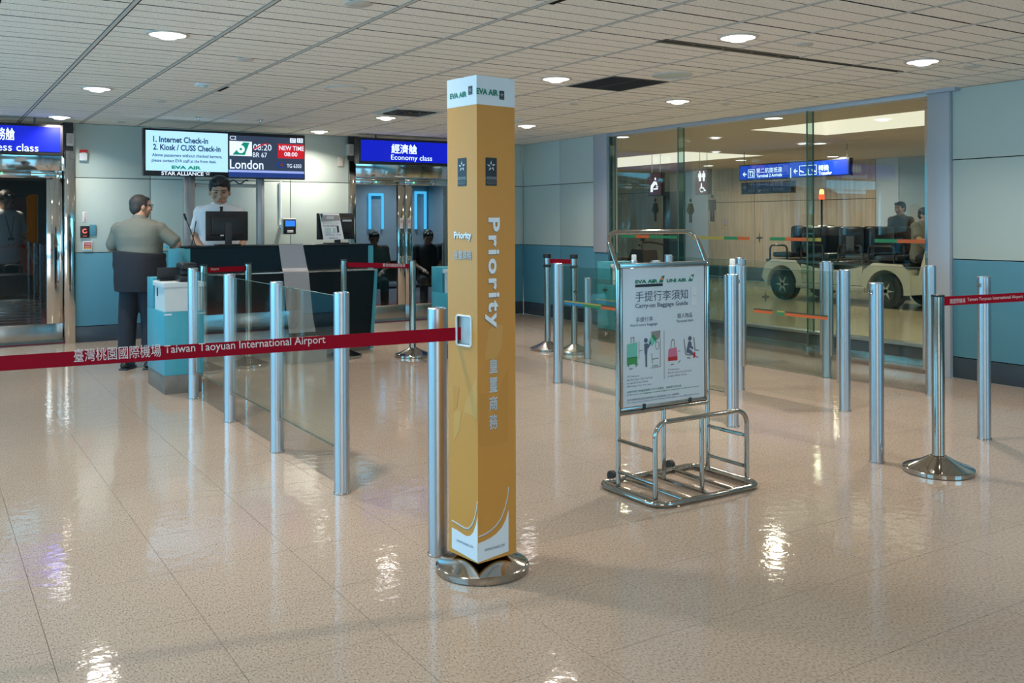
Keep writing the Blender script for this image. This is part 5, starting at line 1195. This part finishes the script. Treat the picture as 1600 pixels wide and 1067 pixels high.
def fuse(name, b, m, parent, voxel, smooth=4, M4=None):
    """weld overlapping closed shapes into one continuous skin"""
    bmesh.ops.recalc_face_normals(b.b, faces=b.b.faces[:])
    me = bpy.data.meshes.new(name); b.b.to_mesh(me); b.b.free()
    o = bpy.data.objects.new(name, me); COL.objects.link(o)
    r = o.modifiers.new('r', 'REMESH'); r.mode = 'VOXEL'; r.voxel_size = voxel
    s_ = o.modifiers.new('s', 'SMOOTH'); s_.iterations = smooth; s_.factor = .5
    dg = bpy.context.evaluated_depsgraph_get(); ev = o.evaluated_get(dg); m2 = bpy.data.meshes.new_from_object(ev)
    bpy.data.objects.remove(o); bpy.data.meshes.remove(me)
    m2.name = name
    if M4 is not None: m2.transform(M4)
    m2.materials.clear(); m2.materials.append(M[m]); m2.polygons.foreach_set('use_smooth', [True] * len(m2.polygons))
    return new(name, m2, parent)
def place(name, b, m, parent, M4):
    me = b.mesh(name, M[m]); me.transform(M4); return new(name, me, parent)
def person(label, loc, rot, sc, J=None, girth=1.0, top='shirt_white', legs='trouser', hair='hair', hair_style='full', jacket=False, tie=False, glasses=False, lanyard=False,
           head_yaw=0.0, head_pitch=0.0, voxel=.0075, sleeve=.62, group=None, hs=1.0, lg=1.0):
    t_ = thing('person', label, 'person', loc, group)
    M4 = Matrix.Rotation(rot, 4, 'Z') @ Matrix.Scale(sc, 4)
    P = dict(head=(0, .015, 1.60), neck=(0, -.01, 1.47), chest=(0, 0, 1.30), belly=(0, .015, 1.10), pelvis=(0, 0, .94), shR=(.175, -.01, 1.39), shL=(-.175, -.01, 1.39), elR=(.23, -.02, 1.13), elL=(-.23, -.02, 1.13),
             haR=(.24, .08, .90), haL=(-.24, .08, .90), hipR=(.085, 0, .90), hipL=(-.085, 0, .90), knR=(.095, .02, .49), knL=(-.095, .02, .49), anR=(.10, -.01, .085), anL=(-.10, -.01, .085))
    P.update(J or {}); P = {k: Vector(v) for k, v in P.items()}; g = girth
    HM = Matrix.Translation(P['head']) @ Matrix.Rotation(head_yaw, 4, 'Z') @ Matrix.Rotation(head_pitch, 4, 'X') @ Matrix.Scale(hs, 4)
    H = lambda x, y, z: HM @ Vector((x, y, z))
    b = MB()
    def ell(b, c, r): b.ball(tuple(c), r, 16)
    def hball(b, c, r):
        g_ = bmesh.ops.create_uvsphere(b.b, u_segments=16, v_segments=12, radius=1.0)
        for v in g_['verts']: v.co = HM @ Vector((c[0] + v.co.x * r[0], c[1] + v.co.y * r[1], c[2] + v.co.z * r[2]))
    # head
    hball(b, (0, -.008, .025), (.076, .094, .092)); hball(b, (0, .022, -.045), (.058, .064, .066)); hball(b, (0, .055, -.088), (.026, .026, .022))
    capsule(b, H(0, .083, .012), H(0, .103, -.028), .010, .0145); hball(b, (0, .093, -.034), (.017, .012, .009))
    hball(b, (0, .079, -.058), (.025, .013, .010)); hball(b, (0, .080, .034), (.055, .014, .011))
    for sx in (-1, 1): hball(b, (sx * .077, -.004, -.008), (.009, .020, .031)); hball(b, (sx * .045, .06, -.02), (.024, .026, .024))
    capsule(b, P['neck'] + Vector((0, 0, -.05)), P['head'] + Vector((0, -.02, -.05)), .058 * (1 + .5 * (g - 1)), .052)
    def torso(b, e, lo=True):
        pe, be, ch, nk = P['pelvis'], P['belly'], P['chest'], P['neck']; Z = Vector((0, 0, 1)); bl = 1 + .45 * (g - 1)
        st = [(pe - Z * .11, .125, .09), (pe - Z * .05, .160, .115)] if lo else []
        st += [(pe + Z * .04, .160, .116 * bl), (pe.lerp(be, .6), .153, .115 * bl), (be, .150, .113 * bl), (be.lerp(ch, .5), .155, .112), (ch, .165, .113), (ch + Z * .07, .172, .106), (ch + Z * .115, .168, .095), (ch + Z * .155, .120, .080), (ch + Z * .18, .065, .06)]
        rings = [[b.b.verts.new(c + Vector(((rx * g + e) * math.copysign(abs(math.cos(a)) ** .85, math.cos(a)), (ry * g + e) * math.sin(a), e * .3))) for a in [2 * math.pi * k / 28 for k in range(28)]] for c, rx, ry in st]
        for A, B in zip(rings, rings[1:]):
            for k in range(28): b.b.faces.new((A[k], A[(k + 1) % 28], B[(k + 1) % 28], B[k]))
        b.b.faces.new(rings[0][::-1]); b.b.faces.new(rings[-1])
        for q_ in (P['shL'], P['shR']): ell(b, q_, (.064 + e,) * 3); capsule(b, ch + Z * .05 + Vector((q_.x * .45, 0, 0)), q_, .085 + e, .060 + e); capsule(b, nk + Vector((q_.x * .25, 0, -.045)), q_, .045 + e, .052 + e)
        capsule(b, ch + Z * .10, nk + Z * -.015, .10 * g, .058 * (1 + .5 * (g - 1)) + e)
    torso(b, 0)
    for s_ in 'RL':
        sh, el, ha = P['sh' + s_], P['el' + s_], P['ha' + s_]
        capsule(b, sh, el, .050 * (1 + .4 * (g - 1)), .039); capsule(b, el, ha, .039, .026)
        d = (ha - el).normalized(); side = d.cross(Vector((0, 0, 1))); side = side.normalized() if side.length > .2 else Vector((0, 1, 0)); up = side.cross(d)
        if s_ == 'L': side = -side
        pc = ha + d * .045; capsule(b, ha, ha + d * .075, .026, .030)
        for k, ln in enumerate((.062, .074, .069, .055)):
            o_ = side * (.027 - .018 * k); f0 = ha + d * .085 + o_; f1 = f0 + d * ln * .5 - up * .006; f2 = f1 + d * ln * .42 - up * .022
            capsule(b, f0, f1, .0095, .009, 8); capsule(b, f1, f2, .009, .0075, 8)
        t0 = ha + d * .02 + side * .026; t1 = t0 + d * .035 + side * .024 - up * .006; capsule(b, t0, t1, .012, .010, 8); capsule(b, t1, t1 + d * .03 + side * .004 - up * .008, .010, .008, 8)
        hip, kn, an = P['hip' + s_], P['kn' + s_], P['an' + s_]
        capsule(b, hip, kn, .083 * (1 + .3 * (g - 1)), .052); capsule(b, kn, an, .052, .036)
    fuse('body', b, 'skin', t_, voxel, 3, M4)
    # shirt
    b = MB(); e = .016; torso(b, e, not jacket and top != 'none')
    for s_ in 'RL':
        sh, el = P['sh' + s_], P['el' + s_]; q = sh.lerp(el, sleeve)
        capsule(b, sh, q, .066 * (1 + .4 * (g - 1)), .060 * (1 + .25 * (g - 1)), 14); capsule(b, sh.lerp(el, .2), sh.lerp(el, sleeve + .1), .066 * (1 + .3 * (g - 1)), .064 * (1 + .2 * (g - 1)), 14, True)
    sh_ = fuse('shirt', b, top, t_, .011, 3, M4)
    b = MB(); c0 = P['neck'] + Vector((0, .004, .0)); ax_ = (P['head'] - P['neck']).normalized()
    n_ = 18
    for k in range(n_):
        a0, a1 = 2 * math.pi * k / n_ + math.pi / 2 + .12, 2 * math.pi * (k + 1) / n_ + math.pi / 2 + .12
        if k == n_ - 1: a1 -= .24
        w = .066 * (1 + .45 * (g - 1)) * max(1, hs * .9); pts = [c0 + Vector((w * r * math.cos(a), w * r * math.sin(a), z)) for r, a, z in ((1.15, a0, -.012), (1.15, a1, -.012), (.98, a1, .022), (.98, a0, .022))]
        b.prism(pts, (0, 0, .004))
    place('collar', b, top if top != 'shirt_olive' else 'blue_edge', sh_, M4)
    # trousers
    b = MB(); ell(b, P['pelvis'], (.160 * g + .016, .114 * g + .014, .115)); ell(b, P['pelvis'] + Vector((0, 0, .05)), (.150 * g + .012, .112 * g + .01, .08))
    for s_ in 'RL':
        hip, kn, an = P['hip' + s_], P['kn' + s_], P['an' + s_]
        capsule(b, hip, kn, .098 * (1 + .35 * (g - 1)), .070 * lg, 14); capsule(b, kn, an.lerp(kn, .05), .070 * lg, .062 * lg, 14, True); capsule(b, kn, kn, .070 * lg, .070 * lg)
    fuse('trousers', b, legs, t_, .012, 3, M4)
    for s_ in 'RL':
        an = P['an' + s_]; b = MB(); capsule(b, an + Vector((0, -.045, -.04)), an + Vector((0, .13, -.05)), .040, .036); b.box(an.x - .042, an.x + .042, an.y - .085, an.y + .165, an.z - .085, an.z - .066, bev=.006)
        place('shoe', b, 'shoe', t_, M4)
    # hair and face
    b = MB()
    if hair_style == 'full':
        hball(b, (0, -.022, .045), (.086, .098, .086)); hball(b, (0, -.055, -.005), (.074, .062, .070))
        for k, x in enumerate((-.052, -.026, .0, .03, .056)): hball(b, (x, .060 - abs(x) * .5, .083 - .012 * (k % 2)), (.026, .038, .028))
        for sx in (-1, 1): hball(b, (sx * .070, .005, .035), (.014, .038, .036))
    else:
        hball(b, (0, -.020, .036), (.082, .096, .088)); hball(b, (0, -.052, -.010), (.076, .058, .075)); hball(b, (0, .045, .078), (.055, .04, .024))
        for sx in (-1, 1): hball(b, (sx * .070, -.002, .02), (.012, .036, .036))
    fuse('hair', b, hair, t_, .008, 2, M4)
    for sx in (-1, 1):
        b = MB(); hball(b, (sx * .031, .084, .010), (.012, .006, .0048)); place('eye', b, 'ink_black', t_, M4)
        b = MB(); capsule(b, H(sx * .016, .0905, .029), H(sx * .048, .084, .030), .0042, .003); place('eyebrow', b, 'hair', t_, M4)
    b = MB(); capsule(b, H(-.019, .0905, -.058), H(.019, .0905, -.058), .0035, .0035); place('mouth', b, 'ink_red', t_, M4)
    if glasses:
        for sx in (-1, 1):
            b = MB(); b.tube([H(sx * .033 + .022 * math.cos(a), .099, .008 + .017 * math.sin(a)) for a in [2 * math.pi * k / 12 for k in range(12)]], .0022, 6, closed=True); b.tube([H(sx * .055, .098, .012), H(sx * .080, .0, .012)], .0024, 6); place('glasses_frame', b, 'black', t_, M4)
    if tie:
        c = P['chest']; yb = c.y + .105 * g + .022
        b = MB(); b.prism([(-.018, yb + .0, 1.455), (.018, yb, 1.455), (.012, yb + .008, 1.425), (-.012, yb + .008, 1.425)], (0, .014, 0)); b.prism([(-.012, yb, 1.425), (.012, yb, 1.425), (.034, yb + .008, 1.12), (0, yb + .008, 1.08), (-.034, yb + .008, 1.12)], (0, .010, 0)); place('tie', b, 'black', t_, M4)
    if lanyard:
        c = P['chest']; yb = c.y + .105 * g + .03
        b = MB(); b.tube([(-.065, .02, 1.47), (-.05, yb - .02, 1.40), (-.004, yb + .01, 1.16), (.004, yb + .01, 1.16), (.05, yb - .02, 1.40), (.065, .02, 1.47)], .0055, 6); b.box(-.035, .035, yb + .008, yb + .013, 1.06, 1.15); place('lanyard', b, 'ink_slate', t_, M4)
    return t_, P, M4
# the man leaning at the counter, seen from behind
q = AZ(219, 576)
man, P_, M4 = person('heavy-set man in olive polo leaning on the counter, seen from behind', (q.x, q.y, 0), -YAW, .985,
    dict(shR=(.195, 0, 1.375), shL=(-.205, 0, 1.375), elR=(.365, .03, 1.235), haR=(.22, .33, 1.215), elL=(-.30, .04, 1.19), haL=(-.10, .30, 1.17), head=(.0, .035, 1.605), knL=(-.115, -.02, .49), anL=(-.125, -.03, .085), pelvis=(0, -.01, .95)),
    girth=1.32, top='shirt_olive', hair='hair_grey', hair_style='short', glasses=True, head_yaw=math.radians(-48), sleeve=.80, lg=1.28)
b = MB()
for k, (z, rx, ry) in enumerate(((.76, .262, .20), (.90, .262, .20), (1.02, .25, .19), (1.13, .235, .185), (1.17, .225, .18))): pass
prof = [(.77, .22, .18), (.775, .232, .205), (.82, .238, .212), (.90, .248, .222), (.97, .246, .220), (1.03, .254, .226), (1.08, .248, .222), (1.13, .252, .222), (1.155, .246, .216), (1.16, .22, .18)]
rings = []
for z, rx, ry in prof: rings.append([b.b.verts.new((rx * math.cos(a) * (1 + .02 * math.sin(5 * a + z * 20) + .008 * math.sin(11 * a + z * 9)), ry * math.sin(a) * (1 + .02 * math.sin(4 * a)), z + .018 * math.cos(a) * (-1 if z > 1.1 else 0))) for a in [2 * math.pi * k / 36 for k in range(36)]])
for A, B in zip(rings, rings[1:]):
    for k in range(36): b.b.faces.new((A[k], A[(k + 1) % 36], B[(k + 1) % 36], B[k]))
b.b.faces.new(rings[0][::-1]); b.b.faces.new(rings[-1])
place('jacket_round_waist', b, 'jacket', man, M4)
# the agent behind the counter
q = AY(343, 400, YU + .86)
person('young check-in agent in white shirt and black tie standing behind the counter', (q.x, YU + .86, 0), math.radians(172), 1.10,
       dict(elR=(.245, .0, 1.14), haR=(.17, .22, 1.0), elL=(-.245, .0, 1.14), haL=(-.17, .22, 1.0), head=(0, .03, 1.61)), girth=1.26, tie=True, lanyard=True, head_pitch=math.radians(-14), head_yaw=math.radians(-6), sleeve=.60, hs=1.26)
# staff member behind the business doorway
q = AY(6, 400, 13.75)
person('staff member in white shirt with lanyard behind the business class glass door', (q.x, 13.75, 0), math.radians(205), 1.08,
       dict(elL=(-.25, .02, 1.13), haL=(-.22, .22, .95), head=(0, .05, 1.585)), girth=1.12, lanyard=True, head_pitch=math.radians(-25), voxel=.009)
# waiting people behind the economy doors, seated
SEAT = dict(pelvis=(0, 0, .52), belly=(0, .02, .68), chest=(0, .03, .88), neck=(0, .04, 1.05), head=(0, .09, 1.17), shR=(.175, .03, .99), shL=(-.175, .03, .99), elR=(.22, .08, .74), elL=(-.22, .08, .74), haR=(.10, .28, .66), haL=(-.10, .28, .66),
            hipR=(.09, .02, .50), hipL=(-.09, .02, .50), knR=(.11, .42, .50), knL=(-.11, .42, .50), anR=(.11, .42, .085), anL=(-.11, .42, .085))
bz = thing('waiting_bench', 'dark waiting bench behind the economy class glass doors', 'bench', (6.2, 13.7, 0))
part('seat', MB().box(5.0, 7.4, 13.5, 13.95, .38, .42, bev=.01), 'dark', bz); part('backrest', MB().box(5.0, 7.4, 13.95, 13.99, .46, .80, bev=.01), 'dark', bz)
for x in (5.1, 7.3): part('leg', MB().box(x - .03, x + .03, 13.5, 13.9, 0, .38), 'steel', bz)
for px0, yy, tp, lab, rr in ((583, 13.70, 'brown_cloth', 'seated person in brown top behind the left glass door leaf', -20), (668, 13.70, 'jacket', 'seated person in dark top behind the right glass leaf, near the handles', 160), (706, 13.70, 'jacket', 'seated person in dark top at the far right behind the economy doors', 160)):
    q = AY(px0, 400, yy); person(lab, (q.x, yy, 0), math.radians(rr if rr > 0 else 165), 1.0, SEAT, girth=1.0, top=tp, head_pitch=math.radians(-25), voxel=.011)

# =================================================================== LUGGAGE AND POSTER BEHIND THE BUSINESS DOORWAY
a, b_ = AY(-30, 452, 13.2), AY(63, 498, 13.2)
su = thing('suitcase', 'silver ribbed suitcase on the red carpet behind the business door', 'suitcase', ((a.x + b_.x) / 2, 13.2, 0))
bm_ = MB(); bm_.box(a.x, b_.x, 13.1, 13.45, .05, .50, bev=.04); part('shell', bm_, 'steel', su)
for k in range(11): part('rib', MB().box(a.x - .003, b_.x + .003, 13.095, 13.455, .09 + k * .036, .104 + k * .036, bev=.004), 'alu', su)
for x in (a.x + .08, b_.x - .08): part('wheel', MB().tube([(x - .015, 13.16, .025), (x + .015, 13.16, .025)], .025, 12), 'rubber', su)
bg = thing('travel_bag', 'black travel bag lying on the silver suitcase', 'bag', ((a.x + b_.x) / 2, 13.25, .51))
part('bag_body', MB().box(a.x + .03, b_.x - .05, 13.12, 13.42, .505, .80, bev=.07), 'black', bg); part('bag_handle', MB().tube(path([(a.x + .25, 13.27, .78), (a.x + .25, 13.27, .90), (b_.x - .2, 13.27, .90), (b_.x - .2, 13.27, .78)], .05), .012, 8), 'dark', bg)

# =================================================================== PASSENGER CART IN THE CORRIDOR
KX = 13.2; yr, yf = 11.83, 9.68
ck = thing('passenger_cart', 'white electric passenger cart with black seats beyond the glass', 'cart', (KX + .5, (yr + yf) / 2, 0))
for y in (yr, yf):
    for x, nm in ((KX, 0), (KX + 1.0, 1)):
        wv = MB(); wv.tube([(x - .0, y, .28), (x + .16, y, .28)], .28, 24); wh = part('wheel', wv, 'rubber', ck)
        hb = MB(); hb.tube([(x - .006, y, .28), (x + .02, y, .28)], .17, 20); part('hub_disc', hb, 'dark', ck)
        if nm == 0:
            for k in range(6):
                an = k * math.pi / 3; part('hub_spoke', MB().prism([(x - .012, y + .03 * math.cos(an + 1.57), .28 + .03 * math.sin(an + 1.57)), (x - .012, y + .03 * math.cos(an - 1.57), .28 + .03 * math.sin(an - 1.57)), (x - .012, y + .155 * math.cos(an), .28 + .155 * math.sin(an))], (.008, 0, 0)), 'gridbar', ck, False)
def fender(y, back):
    pts = []; R1, R2 = .345, .44
    for k in range(13):
        a_ = math.radians(-8 + 196 * k / 12); pts.append((y + R1 * math.cos(a_), .28 + R1 * math.sin(a_)))
    out = [(y - .46, .24), (y - .46, .55), (y - .30, .72), (y + .22, .73), (y + .40, .62), (y + .47, .40)]
    return [(KX - .03, *p) for p in (pts + out)]
for y in (yr, yf): part('fender', MB().prism(fender(y, 0), (1.22, 0, 0)), 'cart', ck, False)
part('side_body', MB().prism([(KX - .02, yf + .44, .34), (KX - .02, yr - .44, .34), (KX - .02, yr - .44, .66), (KX - .02, yr - .75, .60), (KX - .02, yf + .85, .58), (KX - .02, yf + .44, .66)], (1.2, 0, 0)), 'cart', ck, False)
part('front_body', MB().prism([(KX - .02, yf - .45, .24), (KX - .02, yf - 1.0, .30), (KX - .02, yf - 1.05, .62), (KX - .02, yf - .9, .95), (KX - .02, yf - .72, .95), (KX - .02, yf - .60, .56), (KX - .02, yf - .45, .54)], (1.2, 0, 0)), 'cart', ck, False)
part('running_board', MB().box(KX - .08, KX + 1.25, yf + .36, yr - .36, .24, .33, bev=.015), 'gridbar', ck)
part('black_deck', MB().box(KX, KX + 1.18, yf - .42, yr + .40, .67, .73, bev=.015), 'black', ck)
GFc = Face((KX - .032, 0, 0), (0, -1, 0), (0, 0, 1))
for k in range(3): poly_uv('green_stripe', GFc, [(-(yr - .46), .60 - k * .05), (-(yr - .62), .60 - k * .05), (-(yr - .62), .61 - k * .05), (-(yr - .46), .61 - k * .05)], 'ink_dgreen', ck, .012)
for k, y in enumerate((11.35, 10.55, 9.95)):
    st = part('seat_pad', MB().box(KX + .03, KX + 1.15, y - .52 if k < 2 else y - .46, y - .04, .76, .86, bev=.035), 'seat_blk', ck)
    for x in (KX + .04, KX + .62): part('seat_back', MB().box(x, x + .54, y - .04, y + .11, .84, 1.32, bev=.06), 'seat_blk', ck)
    for x in (KX + .03, KX + 1.16):
        part('seat_rail', MB().tube(path([(x, y + .08, .73), (x, y + .08, 1.0), (x, y - .40, 1.0), (x, y - .40, .73)], .07), .016, 8), 'black', ck)
for x in (KX + .04, KX + .62): part('seat_back', MB().box(x, x + .54, 11.55, 11.70, .84, 1.34, bev=.06), 'seat_blk', ck)
part('seat_pad', MB().box(KX + .03, KX + 1.15, 11.68, 12.1, .76, .86, bev=.035), 'seat_blk', ck)
part('rear_rail', MB().tube(path([(KX + .03, 11.75, .73), (KX + .03, 11.75, .98), (KX + .03, 12.15, .98), (KX + .03, 12.15, .73)], .08), .018, 8), 'black', ck)
yb_ = AX(1284, 340, KX + .3).y
part('beacon_pole', MB().tube([(KX + .3, yb_, .73), (KX + .3, yb_, 1.82)], .018, 8), 'black', ck)
part('beacon_red', MB().lathe([(.0, 1.80), (.045, 1.80), (.045, 1.885), (.0, 1.885)], KX + .3, yb_, 16), 'beacon', ck); part('beacon_amber', MB().lathe([(.0, 1.889), (.042, 1.889), (.040, 1.95), (.025, 1.975), (0, 1.98)], KX + .3, yb_, 16), 'beacon_y', ck)
part('steering_column', MB().tube([(KX + .35, yf - .75, .80), (KX + .35, yf - .42, 1.12)], .022, 8), 'black', ck)
part('steering_wheel', MB().tube([(KX + .35 + .18 * math.cos(a), yf - .42 + .10 * math.sin(a), 1.12 + .14 * math.sin(a)) for a in [2 * math.pi * k / 20 for k in range(20)]], .014, 8, closed=True), 'black', ck)
part('info_card', MB().box(KX - .012, KX - .004, 10.28, 10.44, .92, 1.16, bev=.002), 'dark', ck)
D_ = dict(SEAT); 
q = AX(1436, 345, KX + .3)
D2 = {k: (v[0], v[1], v[2] + .33) for k, v in SEAT.items()}; D2.update(elR=(.25, .15, 1.10), haR=(.16, .38, 1.10), elL=(-.25, .15, 1.10), haL=(-.16, .38, 1.10), anR=(.11, .50, .42), anL=(-.11, .50, .42), head=(0, .08, 1.50))
person('cart driver in olive shirt and glasses, seated and facing right', (KX + .34, q.y, 0), math.radians(180), 1.0, D2, girth=1.1, top='shirt_olive', glasses=True, head_pitch=math.radians(-5), voxel=.009)
q = AX(1407, 345, 14.9)
person('bystander in brown clothes standing behind the passenger cart', (14.9, q.y, 0), math.radians(90), 1.02, None, girth=1.1, top='brown_cloth', voxel=.011)  # figure added in place of a translucent reflection on the glass

# =================================================================== MOBILITY SCOOTER JUST BEYOND THE GLASS
X_ = 9.5
def sp_(x, y): return AX(x, y, X_)
a = sp_(1000, 400); ms = thing('mobility_scooter', 'black mobility scooter with handlebars beyond the glass, behind the board', 'scooter', (X_, a.y, 0))
y0 = a.y
part('deck', MB().box(X_ - .22, X_ + .22, y0 - .35, y0 + .45, .12, .18, bev=.02), 'black', ms)
part('front_cowl', MB().prism([(X_ - .15, y0 - .15, .18), (X_ - .15, y0 - .38, .20), (X_ - .15, y0 - .22, .98), (X_ - .15, y0 + .02, 1.0), (X_ - .15, y0 + .12, .80), (X_ - .15, y0 - .02, .62)], (.3, 0, 0)), 'black', ms)
part('handlebar', MB().tube(path([(X_ - .25, y0 - .28, 1.06), (X_ - .10, y0 - .14, 1.10), (X_ + .10, y0 - .14, 1.10), (X_ + .25, y0 - .28, 1.06)], .06), .016, 8), 'black', ms)
part('brake_lever', MB().tube([(X_ - .12, y0 - .17, 1.08), (X_ - .22, y0 - .33, 1.00)], .009, 6), 'black', ms)
part('seat_pad', MB().box(X_ - .24, X_ + .24, y0 + .12, y0 + .58, .74, .86, bev=.04), 'black', ms); part('seat_post', MB().box(X_ - .05, X_ + .05, y0 + .30, y0 + .42, .18, .76), 'dark', ms)
part('mirror', MB().ball((X_ + .2, y0 + .18, 1.16), (.03, .06, .09), 12), 'dark', ms)
for x in (X_ - .22, X_ + .16):
    for y in (y0 - .35, y0 + .42): part('wheel', MB().tube([(x, y, .13), (x + .07, y, .13)], .13, 18), 'rubber', ms)
